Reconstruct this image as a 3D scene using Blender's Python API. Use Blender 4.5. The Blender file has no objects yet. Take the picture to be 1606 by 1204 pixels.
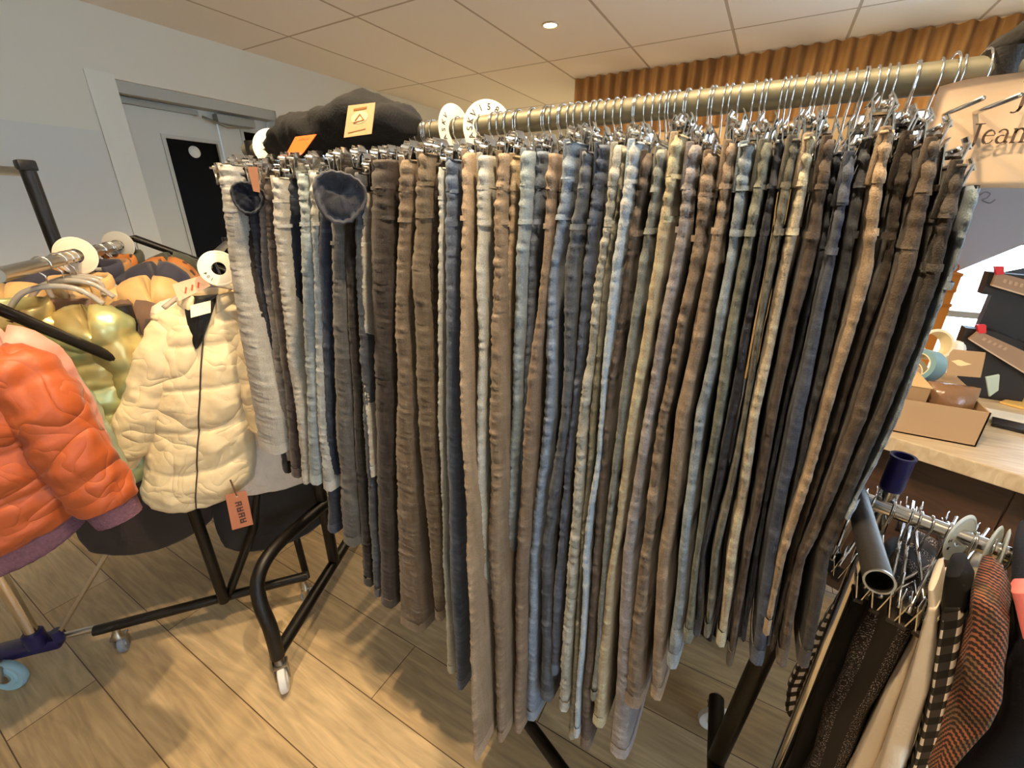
import bpy, bmesh, math, random
from mathutils import Vector, Matrix, noise
random.seed(7)
S = bpy.context.scene
C = S.collection
V = Vector
PI = math.pi
RND = random.Random(11)
# ------------------------------------------------------------------ camera frame (photo taken as 1606 x 1204)
FPX, CX, CY, EYE = 672.0, 803.0, 602.0, 1.4
def _ray(px, py): return V((px - CX, -(py - CY), -FPX))
_d1 = _ray(1220, 333).normalized()
_d2 = _ray(-460, 325); _d2 = (_d2 - _d1 * _d2.dot(_d1)).normalized()
_X = -_d2; _Y = _d1; _Z = _X.cross(_Y)
ROT = Matrix((_X, _Y, _Z))
def wdir(px, py): return (ROT @ _ray(px, py)) / FPX
O = V((0, 0, EYE))
def ax(px, py, x): v = wdir(px, py); return O + v * (x / v.x)
def ay(px, py, y): v = wdir(px, py); return O + v * (y / v.y)
def py_at(px, y, z):
    lo, hi = 100.0, 1200.0
    for _ in range(40):
        m = (lo + hi) / 2
        if ay(px, m, y).z > z: lo = m
        else: hi = m
    return lo
def az(px, py, z): v = wdir(px, py); return O + v * ((z - EYE) / v.z)
def apl(px, py, p, n):                      # onto the plane through p with normal n
    v = wdir(px, py); return O + v * ((p - O).dot(n) / v.dot(n))
cam_d = bpy.data.cameras.new('camera'); cam = bpy.data.objects.new('camera', cam_d); C.objects.link(cam)
cam_d.sensor_width = 36.0; cam_d.lens = 36.0 * FPX / 1606.0; cam_d.clip_start = 0.02
cam.matrix_world = Matrix.Translation(O) @ ROT.to_4x4()
S.camera = cam

# ------------------------------------------------------------------ tags and linking
def tag(o, label=None, cat=None, group=None, kind=None):
    if label: o['label'] = label
    if cat: o['category'] = cat
    if group: o['group'] = group
    if kind: o['kind'] = kind
    return o
def thing(name, label, cat, loc=(0, 0, 0), group=None):
    o = bpy.data.objects.new(name, None); C.objects.link(o); o.location = loc; o.empty_display_size = .05
    return tag(o, label, cat, group)
def link(name, me, m, parent=None, smooth=True):
    if m is not None and len(me.materials) == 0: me.materials.append(m)
    if smooth:
        for p in me.polygons: p.use_smooth = True
    o = bpy.data.objects.new(name, me); C.objects.link(o)
    if parent is not None:
        o.parent = parent
        if parent.parent is None: o.matrix_parent_inverse = Matrix.Translation(-parent.location)
    return o
def copy_tree(o, parent=None):
    c = o.copy(); C.objects.link(c)
    if parent is not None: c.parent = parent
    for ch in list(o.children): copy_tree(ch, c)
    return c
def finish(bm, name, m, parent=None, smooth=True, angle=None):
    me = bpy.data.meshes.new(name); bmesh.ops.recalc_face_normals(bm, faces=bm.faces); bm.to_mesh(me); bm.free()
    o = link(name, me, m, parent, smooth)
    if angle and smooth:
        try: me.set_sharp_from_angle(angle=math.radians(angle))
        except Exception: pass
    return o

# ------------------------------------------------------------------ mesh helpers
def box(bm, c, s, R=None, bev=0.0):
    r = bmesh.ops.create_cube(bm, size=1.0); vs = r['verts']
    for v in vs:
        p = V((v.co.x * s[0], v.co.y * s[1], v.co.z * s[2]))
        v.co = (R @ p if R is not None else p) + V(c)
    if bev:
        es = list({e for v in vs for e in v.link_edges})
        bmesh.ops.bevel(bm, geom=es, offset=bev, segments=2, affect='EDGES', profile=.6)
def bxm(lo, hi, bm):
    lo = V(lo); hi = V(hi); box(bm, (lo + hi) / 2, hi - lo)
def frames(pts):
    T = []
    for i in range(len(pts)):
        a = pts[max(0, i - 1)]; b = pts[min(len(pts) - 1, i + 1)]
        T.append((b - a).normalized())
    up = V((0, 0, 1)) if abs(T[0].z) < .9 else V((1, 0, 0))
    N = [(up - T[0] * up.dot(T[0])).normalized()]
    for i in range(1, len(pts)):
        n = N[-1] - T[i] * N[-1].dot(T[i]); N.append(n.normalized())
    return T, N
def tube(bm, pts, r, n=12, cap=True, flat=1.0):
    pts = [V(p) for p in pts]; T, N = frames(pts); rings = []
    for i, p in enumerate(pts):
        rr = r[i] if isinstance(r, (list, tuple)) else r
        B = T[i].cross(N[i])
        rings.append([bm.verts.new(p + N[i] * math.cos(2 * PI * k / n) * rr + B * math.sin(2 * PI * k / n) * rr * flat) for k in range(n)])
    skin(bm, rings, True)
    if cap: bm.faces.new(rings[0]); bm.faces.new(rings[-1])
    return rings
def skin(bm, rings, close=True):
    for a, b in zip(rings, rings[1:]):
        n = len(a)
        for k in range(n if close else n - 1):
            bm.faces.new((a[k], a[(k + 1) % n], b[(k + 1) % n], b[k]))
def lathe(bm, prof, c, axis=V((0, 0, 1)), n=24, cap=True):
    axis = V(axis).normalized(); up = V((0, 0, 1)) if abs(axis.z) < .9 else V((1, 0, 0))
    A = (up - axis * up.dot(axis)).normalized(); B = axis.cross(A); rings = []
    for r, h in prof:
        rings.append([bm.verts.new(V(c) + axis * h + (A * math.cos(2 * PI * k / n) + B * math.sin(2 * PI * k / n)) * r) for k in range(n)])
    skin(bm, rings, True)
    if cap:
        bm.faces.new(rings[0]); bm.faces.new(rings[-1])
def smoothpath(pts, sub=8):
    pts = [V(p) for p in pts]; out = []
    for i in range(len(pts) - 1):
        p0 = pts[max(0, i - 1)]; p1 = pts[i]; p2 = pts[i + 1]; p3 = pts[min(len(pts) - 1, i + 2)]
        for k in range(sub):
            t = k / sub
            out.append(.5 * ((2 * p1) + (p2 - p0) * t + (2 * p0 - 5 * p1 + 4 * p2 - p3) * t * t + (3 * p1 - p0 - 3 * p2 + p3) * t ** 3))
    out.append(pts[-1]); return out
def lerp(a, b, t): return a + (b - a) * t
def interp(tab, x):
    if x <= tab[0][0]: return tab[0][1]
    for (a, va), (b, vb) in zip(tab, tab[1:]):
        if x <= b: 
            t = (x - a) / (b - a + 1e-9); return va + (vb - va) * t
    return tab[-1][1]
def nz(x, y, z): return noise.noise(V((x, y, z)))

# ------------------------------------------------------------------ materials
def srgb(h):
    h = h.lstrip('#'); c = [int(h[i:i + 2], 16) / 255 for i in (0, 2, 4)]
    return tuple(x / 12.92 if x <= .04045 else ((x + .055) / 1.055) ** 2.4 for x in c) + (1,)
MATS = {}
def mat(name, col, rough=.6, metal=0.0, bump=0.0, bscale=80.0, var=0.0, vscale=6.0, emit=None, estr=0.0, coat=0.0, sheen=0.0, trans=0.0):
    if name in MATS: return MATS[name]
    m = bpy.data.materials.new(name); m.use_nodes = True; nt = m.node_tree; b = nt.nodes['Principled BSDF']
    c = srgb(col) if isinstance(col, str) else col
    b.inputs['Base Color'].default_value = c; b.inputs['Roughness'].default_value = rough; b.inputs['Metallic'].default_value = metal
    if coat: b.inputs['Coat Weight'].default_value = coat
    if sheen: b.inputs['Sheen Weight'].default_value = sheen
    if trans: b.inputs['Transmission Weight'].default_value = trans
    if emit:
        b.inputs['Emission Color'].default_value = srgb(emit) if isinstance(emit, str) else emit; b.inputs['Emission Strength'].default_value = estr
    if bump or var: tc = nt.nodes.new('ShaderNodeTexCoord')
    if bump:
        n = nt.nodes.new('ShaderNodeTexNoise'); n.inputs['Scale'].default_value = bscale; n.inputs['Detail'].default_value = 4
        nt.links.new(tc.outputs['Object'], n.inputs['Vector'])
        bp = nt.nodes.new('ShaderNodeBump'); bp.inputs['Strength'].default_value = bump; bp.inputs['Distance'].default_value = .004
        nt.links.new(n.outputs['Fac'], bp.inputs['Height']); nt.links.new(bp.outputs['Normal'], b.inputs['Normal'])
    if var:
        n = nt.nodes.new('ShaderNodeTexNoise'); n.inputs['Scale'].default_value = vscale; n.inputs['Detail'].default_value = 5
        nt.links.new(tc.outputs['Object'], n.inputs['Vector'])
        mx = nt.nodes.new('ShaderNodeMix'); mx.data_type = 'RGBA'
        mx.inputs['A'].default_value = tuple(x * (1 - var) for x in c[:3]) + (1,); mx.inputs['B'].default_value = tuple(min(1, x * (1 + var)) for x in c[:3]) + (1,)
        nt.links.new(n.outputs['Fac'], mx.inputs['Factor']); nt.links.new(mx.outputs['Result'], b.inputs['Base Color'])
    MATS[name] = m; return m
def wrinkle(m, strength=.55, dist=.035, scale=4.2):
    nt = m.node_tree; b = nt.nodes['Principled BSDF']; tc = nt.nodes.new('ShaderNodeTexCoord'); prev = None
    old = b.inputs['Normal'].links
    if old: prev = old[0].from_socket
    for sc, ds in ((scale, dist), (scale * 2.4, dist * .3)):
        n = nt.nodes.new('ShaderNodeTexNoise'); n.inputs['Scale'].default_value = sc; n.inputs['Detail'].default_value = 1; n.inputs['Distortion'].default_value = 1.2
        s = nt.nodes.new('ShaderNodeMath'); s.operation = 'SUBTRACT'; s.inputs[1].default_value = .5; a = nt.nodes.new('ShaderNodeMath'); a.operation = 'ABSOLUTE'
        k = nt.nodes.new('ShaderNodeMath'); k.operation = 'POWER'; k.inputs[1].default_value = .6
        nt.links.new(tc.outputs['Object'], n.inputs['Vector']); nt.links.new(n.outputs['Fac'], s.inputs[0]); nt.links.new(s.outputs[0], a.inputs[0]); nt.links.new(a.outputs[0], k.inputs[0])
        bp = nt.nodes.new('ShaderNodeBump'); bp.inputs['Strength'].default_value = strength; bp.inputs['Distance'].default_value = ds; nt.links.new(k.outputs[0], bp.inputs['Height'])
        if prev is not None: nt.links.new(prev, bp.inputs['Normal'])
        prev = bp.outputs['Normal']
    nt.links.new(prev, b.inputs['Normal']); return m
class NB:                                                  # tiny node builder
    def __init__(s, name):
        s.m = bpy.data.materials.new(name); s.m.use_nodes = True; s.t = s.m.node_tree; s.b = s.t.nodes['Principled BSDF']
    def n(s, typ, **kw):
        x = s.t.nodes.new(typ)
        for k, v in kw.items():
            if hasattr(x, k) and k not in ('Scale',): setattr(x, k, v)
        return x
    def l(s, a, b): s.t.links.new(a, b)

def denim_material(name, fade, twill=1.0):
    q = NB(name); tc = q.n('ShaderNodeTexCoord'); oi = q.n('ShaderNodeObjectInfo'); at = q.n('ShaderNodeAttribute'); at.attribute_name = 'wear'
    mp = q.n('ShaderNodeMapping'); mp.inputs['Scale'].default_value = (60, 60, 7); q.l(tc.outputs['Object'], mp.inputs['Vector'])
    n1 = q.n('ShaderNodeTexNoise'); n1.inputs['Scale'].default_value = 1.0; n1.inputs['Detail'].default_value = 6; q.l(mp.outputs['Vector'], n1.inputs['Vector'])
    n2 = q.n('ShaderNodeTexNoise'); n2.inputs['Scale'].default_value = 650; n2.inputs['Detail'].default_value = 3; q.l(tc.outputs['Object'], n2.inputs['Vector'])
    mul = q.n('ShaderNodeMath'); mul.operation = 'MULTIPLY'; mul.inputs[1].default_value = 1.15; q.l(at.outputs['Fac'], mul.inputs[0])
    add = q.n('ShaderNodeMath'); add.operation = 'MULTIPLY_ADD'; add.inputs[1].default_value = .8; add.use_clamp = True
    sub = q.n('ShaderNodeMath'); sub.operation = 'SUBTRACT'; sub.inputs[1].default_value = .47; q.l(n1.outputs['Fac'], sub.inputs[0])
    q.l(sub.outputs[0], add.inputs[0]); q.l(mul.outputs[0], add.inputs[2])
    mx = q.n('ShaderNodeMix'); mx.data_type = 'RGBA'; q.l(oi.outputs['Color'], mx.inputs['A'])
    sc_ = q.n('ShaderNodeVectorMath'); sc_.operation = 'MULTIPLY_ADD'; q.l(oi.outputs['Color'], sc_.inputs[0]); sc_.inputs[1].default_value = (2.3, 2.3, 2.25); sc_.inputs[2].default_value = (.05, .05, .045)
    mn = q.n('ShaderNodeVectorMath'); mn.operation = 'MINIMUM'; q.l(sc_.outputs[0], mn.inputs[0]); mn.inputs[1].default_value = (.85, .83, .76)
    lt = q.n('ShaderNodeMix'); lt.data_type = 'RGBA'; lt.inputs['Factor'].default_value = fade; q.l(oi.outputs['Color'], lt.inputs['A']); q.l(mn.outputs[0], lt.inputs['B'])
    q.l(lt.outputs['Result'], mx.inputs['B']); q.l(add.outputs[0], mx.inputs['Factor'])
    dk = q.n('ShaderNodeMix'); dk.data_type = 'RGBA'; dk.blend_type = 'MULTIPLY'; dk.inputs['Factor'].default_value = .45
    q.l(mx.outputs['Result'], dk.inputs['A']); q.l(n2.outputs['Color'], dk.inputs['B'])
    hs = q.n('ShaderNodeMix'); hs.data_type = 'RGBA'; hs.blend_type = 'MULTIPLY'; hs.inputs['Factor'].default_value = 1.0
    q.l(mx.outputs['Result'], hs.inputs['A'])
    gr = q.n('ShaderNodeMapRange'); gr.inputs['From Min'].default_value = .25; gr.inputs['From Max'].default_value = .75; gr.inputs['To Min'].default_value = .65; gr.inputs['To Max'].default_value = 1.25
    q.l(n2.outputs['Fac'], gr.inputs['Value']); q.l(gr.outputs['Result'], hs.inputs['B'])
    hv = q.n('ShaderNodeHueSaturation'); hv.inputs['Saturation'].default_value = .95; hv.inputs['Value'].default_value = .64; q.l(hs.outputs['Result'], hv.inputs['Color'])
    q.l(hv.outputs['Color'], q.b.inputs['Base Color'])
    q.b.inputs['Roughness'].default_value = .88; q.b.inputs['Sheen Weight'].default_value = .12; q.b.inputs['Specular IOR Level'].default_value = .15
    bp = q.n('ShaderNodeBump'); bp.inputs['Strength'].default_value = .5; bp.inputs['Distance'].default_value = .0015
    q.l(n2.outputs['Fac'], bp.inputs['Height'])
    b2 = q.n('ShaderNodeBump'); b2.inputs['Strength'].default_value = .5; b2.inputs['Distance'].default_value = .006
    q.l(n1.outputs['Fac'], b2.inputs['Height']); q.l(bp.outputs['Normal'], b2.inputs['Normal']); q.l(b2.outputs['Normal'], q.b.inputs['Normal'])
    return q.m
DENIM = denim_material('denim', .85)
DENIM_SEAM = denim_material('denim_seam', .9)

def wood_floor():
    q = NB('oak_laminate'); tc = q.n('ShaderNodeTexCoord'); mp = q.n('ShaderNodeMapping'); mp.inputs['Location'].default_value = (.33, -.135, 0)
    q.l(tc.outputs['Object'], mp.inputs['Vector'])
    br = q.n('ShaderNodeTexBrick'); br.inputs['Scale'].default_value = 1.0; br.inputs['Brick Width'].default_value = 1.28; br.inputs['Row Height'].default_value = .2
    br.inputs['Mortar Size'].default_value = .0016; br.inputs['Mortar Smooth'].default_value = .2; br.offset = .37
    br.inputs['Color1'].default_value = srgb('#cdb38a'); br.inputs['Color2'].default_value = srgb('#bb9d71'); br.inputs['Mortar'].default_value = srgb('#5d4528')
    q.l(mp.outputs['Vector'], br.inputs['Vector'])
    m2 = q.n('ShaderNodeMapping'); m2.inputs['Scale'].default_value = (2.2, 26, 1); q.l(tc.outputs['Object'], m2.inputs['Vector'])
    nn = q.n('ShaderNodeTexNoise'); nn.inputs['Scale'].default_value = 1.6; nn.inputs['Detail'].default_value = 8; nn.inputs['Distortion'].default_value = 1.4; q.l(m2.outputs['Vector'], nn.inputs['Vector'])
    rg = q.n('ShaderNodeMapRange'); rg.inputs['From Min'].default_value = .3; rg.inputs['From Max'].default_value = .7; rg.inputs['To Min'].default_value = .72; rg.inputs['To Max'].default_value = 1.12; q.l(nn.outputs['Fac'], rg.inputs['Value'])
    m3 = q.n('ShaderNodeMapping'); m3.inputs['Scale'].default_value = (1.6, 7, 1); q.l(tc.outputs['Object'], m3.inputs['Vector'])
    n3 = q.n('ShaderNodeTexNoise'); n3.inputs['Scale'].default_value = 1.5; n3.inputs['Detail'].default_value = 3; n3.inputs['Distortion'].default_value = 2.5; q.l(m3.outputs['Vector'], n3.inputs['Vector'])
    r3 = q.n('ShaderNodeMapRange'); r3.inputs['From Min'].default_value = .3; r3.inputs['From Max'].default_value = .7; r3.inputs['To Min'].default_value = .82; r3.inputs['To Max'].default_value = 1.08; q.l(n3.outputs['Fac'], r3.inputs['Value'])
    mm = q.n('ShaderNodeMath'); mm.operation = 'MULTIPLY'; q.l(rg.outputs['Result'], mm.inputs[0]); q.l(r3.outputs['Result'], mm.inputs[1])
    mx = q.n('ShaderNodeMix'); mx.data_type = 'RGBA'; mx.blend_type = 'MULTIPLY'; mx.inputs['Factor'].default_value = 1; q.l(br.outputs['Color'], mx.inputs['A']); q.l(mm.outputs[0], mx.inputs['B'])
    q.l(mx.outputs['Result'], q.b.inputs['Base Color']); q.b.inputs['Roughness'].default_value = .42
    return q.m
def ceiling_mat():
    q = NB('ceiling_tile'); tc = q.n('ShaderNodeTexCoord'); mp = q.n('ShaderNodeMapping'); mp.inputs['Location'].default_value = (1.64, -2.145, 0)
    q.l(tc.outputs['Object'], mp.inputs['Vector'])
    br = q.n('ShaderNodeTexBrick'); br.offset = 0; br.inputs['Scale'].default_value = 1; br.inputs['Brick Width'].default_value = .602; br.inputs['Row Height'].default_value = 1.215
    br.inputs['Mortar Size'].default_value = .009; br.inputs['Mortar Smooth'].default_value = .3
    br.inputs['Color1'].default_value = srgb('#e6e2da'); br.inputs['Color2'].default_value = srgb('#e2ded5'); br.inputs['Mortar'].default_value = srgb('#b0a696')
    q.l(mp.outputs['Vector'], br.inputs['Vector']); q.l(br.outputs['Color'], q.b.inputs['Base Color']); q.b.inputs['Roughness'].default_value = .9
    bp = q.n('ShaderNodeBump'); bp.invert = True; bp.inputs['Strength'].default_value = .6; bp.inputs['Distance'].default_value = .004; q.l(br.outputs['Fac'], bp.inputs['Height']); q.l(bp.outputs['Normal'], q.b.inputs['Normal'])
    return q.m
def wood_mat(name, c1, c2, scale=(1.5, 18, 18), rough=.5):
    q = NB(name); tc = q.n('ShaderNodeTexCoord'); mp = q.n('ShaderNodeMapping'); mp.inputs['Scale'].default_value = scale; q.l(tc.outputs['Object'], mp.inputs['Vector'])
    nn = q.n('ShaderNodeTexNoise'); nn.inputs['Scale'].default_value = 2; nn.inputs['Detail'].default_value = 7; nn.inputs['Distortion'].default_value = 1.2; q.l(mp.outputs['Vector'], nn.inputs['Vector'])
    rg = q.n('ShaderNodeMapRange'); rg.inputs['From Min'].default_value = .3; rg.inputs['From Max'].default_value = .7; q.l(nn.outputs['Fac'], rg.inputs['Value'])
    mx = q.n('ShaderNodeMix'); mx.data_type = 'RGBA'; mx.inputs['A'].default_value = srgb(c1); mx.inputs['B'].default_value = srgb(c2); q.l(rg.outputs['Result'], mx.inputs['Factor'])
    q.l(mx.outputs['Result'], q.b.inputs['Base Color']); q.b.inputs['Roughness'].default_value = rough
    return q.m
def check_mat(name, a, b, scale):
    q = NB(name); at = q.n('ShaderNodeAttribute'); at.attribute_name = 'cloth'; ck = q.n('ShaderNodeTexChecker'); ck.inputs['Scale'].default_value = scale
    ck.inputs['Color1'].default_value = srgb(a); ck.inputs['Color2'].default_value = srgb(b); q.l(at.outputs['Vector'], ck.inputs['Vector'])
    # a gingham weave: the mid squares where one colour crosses the other
    sp = q.n('ShaderNodeSeparateXYZ'); q.l(at.outputs['Vector'], sp.inputs['Vector'])
    fs = []
    for k in ('X', 'Y'):
        m = q.n('ShaderNodeMath'); m.operation = 'MULTIPLY'; m.inputs[1].default_value = scale; q.l(sp.outputs[k], m.inputs[0])
        w = q.n('ShaderNodeMath'); w.operation = 'PINGPONG'; w.inputs[1].default_value = 1.0; q.l(m.outputs[0], w.inputs[0])
        g = q.n('ShaderNodeMath'); g.operation = 'GREATER_THAN'; g.inputs[1].default_value = .5; q.l(w.outputs[0], g.inputs[0]); fs.append(g)
    ad = q.n('ShaderNodeMath'); ad.operation = 'ADD'; q.l(fs[0].outputs[0], ad.inputs[0]); q.l(fs[1].outputs[0], ad.inputs[1])
    hf = q.n('ShaderNodeMath'); hf.operation = 'MULTIPLY'; hf.inputs[1].default_value = .5; q.l(ad.outputs[0], hf.inputs[0])
    rp = q.n('ShaderNodeValToRGB'); rp.color_ramp.interpolation = 'CONSTANT'
    rp.color_ramp.elements[0].color = srgb(a); e = rp.color_ramp.elements.new(.3); e.color = srgb('#3d3732'); rp.color_ramp.elements[-1].position = .8; rp.color_ramp.elements[-1].color = srgb(b)
    q.l(hf.outputs[0], rp.inputs['Fac']); q.l(rp.outputs['Color'], q.b.inputs['Base Color']); q.b.inputs['Roughness'].default_value = .85
    return q.m
def hound_mat(name):
    q = NB(name); at = q.n('ShaderNodeAttribute'); at.attribute_name = 'cloth'; mp = q.n('ShaderNodeMapping'); mp.inputs['Rotation'].default_value = (0, 0, .6); q.l(at.outputs['Vector'], mp.inputs['Vector'])
    w1 = q.n('ShaderNodeTexWave'); w1.inputs['Scale'].default_value = 62; w1.inputs['Distortion'].default_value = .8; w1.inputs['Detail'].default_value = 2; w1.inputs['Detail Scale'].default_value = 4; q.l(mp.outputs['Vector'], w1.inputs['Vector'])
    ck = q.n('ShaderNodeTexChecker'); ck.inputs['Scale'].default_value = 260; q.l(mp.outputs['Vector'], ck.inputs['Vector'])
    nn = q.n('ShaderNodeTexNoise'); nn.inputs['Scale'].default_value = 22; q.l(at.outputs['Vector'], nn.inputs['Vector'])
    r1 = q.n('ShaderNodeMix'); r1.data_type = 'RGBA'; r1.inputs['A'].default_value = srgb('#955a3d'); r1.inputs['B'].default_value = srgb('#735439')
    g = q.n('ShaderNodeMath'); g.operation = 'GREATER_THAN'; g.inputs[1].default_value = .52; q.l(nn.outputs['Fac'], g.inputs[0]); q.l(g.outputs[0], r1.inputs['Factor'])
    m1 = q.n('ShaderNodeMath'); m1.operation = 'MULTIPLY_ADD'; m1.inputs[1].default_value = .42; q.l(ck.outputs['Fac'], m1.inputs[0]); q.l(w1.outputs['Fac'], m1.inputs[2])
    g2 = q.n('ShaderNodeMath'); g2.operation = 'GREATER_THAN'; g2.inputs[1].default_value = .62; q.l(m1.outputs[0], g2.inputs[0])
    r2 = q.n('ShaderNodeMix'); r2.data_type = 'RGBA'; q.l(r1.outputs['Result'], r2.inputs['A']); r2.inputs['B'].default_value = srgb('#2a1a10'); q.l(g2.outputs[0], r2.inputs['Factor'])
    q.l(r2.outputs['Result'], q.b.inputs['Base Color']); q.b.inputs['Roughness'].default_value = .9; return q.m
def glitter_mat(name):
    q = NB(name); at = q.n('ShaderNodeAttribute'); at.attribute_name = 'cloth'
    sp = q.n('ShaderNodeSeparateXYZ'); q.l(at.outputs['Vector'], sp.inputs['Vector'])
    m = q.n('ShaderNodeMath'); m.operation = 'MULTIPLY'; m.inputs[1].default_value = 38; q.l(sp.outputs['X'], m.inputs[0])
    w = q.n('ShaderNodeMath'); w.operation = 'PINGPONG'; w.inputs[1].default_value = 1; q.l(m.outputs[0], w.inputs[0])
    g = q.n('ShaderNodeMath'); g.operation = 'GREATER_THAN'; g.inputs[1].default_value = .55; q.l(w.outputs[0], g.inputs[0])
    nn = q.n('ShaderNodeTexNoise'); nn.inputs['Scale'].default_value = 420; nn.inputs['Detail'].default_value = 1; q.l(at.outputs['Vector'], nn.inputs['Vector'])
    g3 = q.n('ShaderNodeMath'); g3.operation = 'GREATER_THAN'; g3.inputs[1].default_value = .6; q.l(nn.outputs['Fac'], g3.inputs[0])
    mu = q.n('ShaderNodeMath'); mu.operation = 'MULTIPLY'; q.l(g.outputs[0], mu.inputs[0]); q.l(g3.outputs[0], mu.inputs[1])
    mx = q.n('ShaderNodeMix'); mx.data_type = 'RGBA'; mx.inputs['A'].default_value = srgb('#191214'); mx.inputs['B'].default_value = srgb('#c2b3ab'); q.l(mu.outputs[0], mx.inputs['Factor'])
    q.l(mx.outputs['Result'], q.b.inputs['Base Color']); q.b.inputs['Roughness'].default_value = .6; return q.m
def leopard_mat(name):
    q = NB(name); tc = q.n('ShaderNodeTexCoord'); vo = q.n('ShaderNodeTexVoronoi'); vo.inputs['Scale'].default_value = 38; q.l(tc.outputs['Object'], vo.inputs['Vector'])
    rp = q.n('ShaderNodeValToRGB'); rp.color_ramp.elements[0].color = srgb('#4a2a12'); rp.color_ramp.elements[0].position = .28; rp.color_ramp.elements[1].color = srgb('#a5652c'); rp.color_ramp.elements[1].position = .36
    q.l(vo.outputs['Distance'], rp.inputs['Fac']); q.l(rp.outputs['Color'], q.b.inputs['Base Color']); q.b.inputs['Roughness'].default_value = .8; return q.m
def foil_mat(name):
    q = NB(name); tc = q.n('ShaderNodeTexCoord'); nn = q.n('ShaderNodeTexNoise'); nn.inputs['Scale'].default_value = 9; nn.inputs['Detail'].default_value = 3; q.l(tc.outputs['Object'], nn.inputs['Vector'])
    rp = q.n('ShaderNodeValToRGB'); e = rp.color_ramp.elements; e[0].color = srgb('#a8935e'); e[0].position = .38; e[1].color = srgb('#9fa97c'); e[1].position = .62
    x = e.new(.5); x.color = srgb('#b9ac70')
    q.l(nn.outputs['Fac'], rp.inputs['Fac']); q.l(rp.outputs['Color'], q.b.inputs['Base Color']); q.b.inputs['Metallic'].default_value = .45; q.b.inputs['Roughness'].default_value = .33
    return q.m
BLACK_METAL = mat('black_powder_coat', '#17130f', .42, .3, .15, 300)
GREY_METAL = mat('grey_steel_rail', '#6a6655', .55, .55, .1, 60)
CHROME = mat('chrome', '#d8d6d2', .16, 1.0)
CHROME_SOFT = mat('brushed_chrome', '#b9b4aa', .28, 1.0)
DARK_CLIP = mat('dark_clip_pad', '#2a2019', .6)
WHITE_PL = mat('white_plastic', '#efe6d6', .45)
DISC_M = mat('size_disc_plastic', '#f0e2c8', .5)
INK = mat('black_ink', '#2b2622', .7)
WALL_M = mat('wall_paint', '#d5d3c6', .85, 0, .05, 40)
FRAME_M = mat('door_frame_grey', '#a9aba3', .6)
DOOR_M = mat('door_leaf_paint', '#c3c6bf', .55)
GLASS_DARK = mat('dark_glass', '#0b0908', .35); GLASS_DARK.node_tree.nodes['Principled BSDF'].inputs['Specular IOR Level'].default_value = .04
NAVY_PL = mat('navy_plastic', '#1c1a48', .3)
RUBBER_BLUE = mat('pale_blue_rubber', '#9fc3cf', .5)
RUBBER_WHITE = mat('white_rubber', '#d9d6cf', .5)
RUBBER_GREY = mat('grey_rubber', '#7d8690', .45)

# ================================================================== THE ROOM
def quad_wall(name, pts, m):
    bm = bmesh.new(); bm.faces.new([bm.verts.new(V(p)) for p in pts]); o = finish(bm, name, m, None, False); return tag(o, kind='structure')
def slab(name, lo, hi, m, parent=None):
    bm = bmesh.new(); bxm(lo, hi, bm); o = finish(bm, name, m, parent, False)
    if parent is None: tag(o, kind='structure')
    return o
ZC = 2.4
slab('floor', (-3.6, -2.7, -.1), (3.5, 5.5, 0), wood_floor())
slab('ceiling', (-3.6, -2.7, ZC), (3.5, 5.5, ZC + .1), ceiling_mat())
XW = -3.34
d0 = ax(179, 123, XW); d1 = ax(432, 170, XW)             # the door opening
DY0, DY1, DZ = 1.36, 2.31, d0.z
bm = bmesh.new()
bxm((XW - .25, -2.6, 0), (XW, DY0, ZC), bm); bxm((XW - .25, DY1, 0), (XW, 5.4, ZC), bm); bxm((XW - .25, DY0, DZ), (XW, DY1, ZC), bm)
wl = finish(bm, 'wall_west', WALL_M, None, False); tag(wl, kind='structure')
slab('wall_panel', (XW, .2, .0), (XW + .012, DY0 - .14, 1.80), mat('wall_board', '#cccdc8', .8))['kind'] = 'structure'
slab('trim_1', (XW, DY0 - .13, 0), (XW + .006, DY0, DZ + .02), mat('wall_trim_paint', '#d9dad0', .7))
# door: frame, two leaves
fr = slab('door_frame', (XW - .2, DY0, DZ - .06), (XW - .02, DY1, DZ), FRAME_M)
def door(name, y0, y1, gy0, gy1, gz1, knob):
    x = XW - .12
    bm = bmesh.new(); bxm((x - .045, y0, 0), (x, gy0, DZ - .06), bm); bxm((x - .045, gy1, 0), (x, y1, DZ - .06), bm)
    bxm((x - .045, gy0, gz1), (x, gy1, DZ - .06), bm); bxm((x - .045, gy0, 0), (x, gy1, .35), bm)
    d = finish(bm, name, DOOR_M, None, False); tag(d, kind='structure')
    bm = bmesh.new(); bxm((x - .03, gy0, .35), (x - .016, gy1, gz1), bm); finish(bm, 'door_glass', GLASS_DARK, d, False)
    bm = bmesh.new(); b = .022
    for lo, hi in (((x, gy0 - b, .35 - b), (x + .006, gy0, gz1 + b)), ((x, gy1, .35 - b), (x + .006, gy1 + b, gz1 + b)), ((x, gy0, gz1), (x + .006, gy1, gz1 + b)), ((x, gy0, .35 - b), (x + .006, gy1, .35))): bxm(lo, hi, bm)
    finish(bm, 'glazing_bead', mat('door_bead', '#b4b7b0', .5), d, False)
    bm = bmesh.new(); tube(bm, smoothpath([(x, knob, 1.02), (x + .05, knob, 1.02), (x + .055, knob - .1, 1.02)], 5), .009, 8); finish(bm, 'door_handle', CHROME_SOFT, d)
    return d
g0 = ax(259, 216, XW - .12); g1 = ax(341, 228, XW - .12)
dm = door('door_1', DY0 + .01, 1.93, g0.y, g1.y, g0.z, 1.88)
g2 = ax(381, 206, XW - .12)
door('door_2', 1.94, DY1 - .01, g2.y, min(g2.y + .16, DY1 - .06), g2.z, 1.97)
pc = ax(307, 238, XW - .12)
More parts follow.
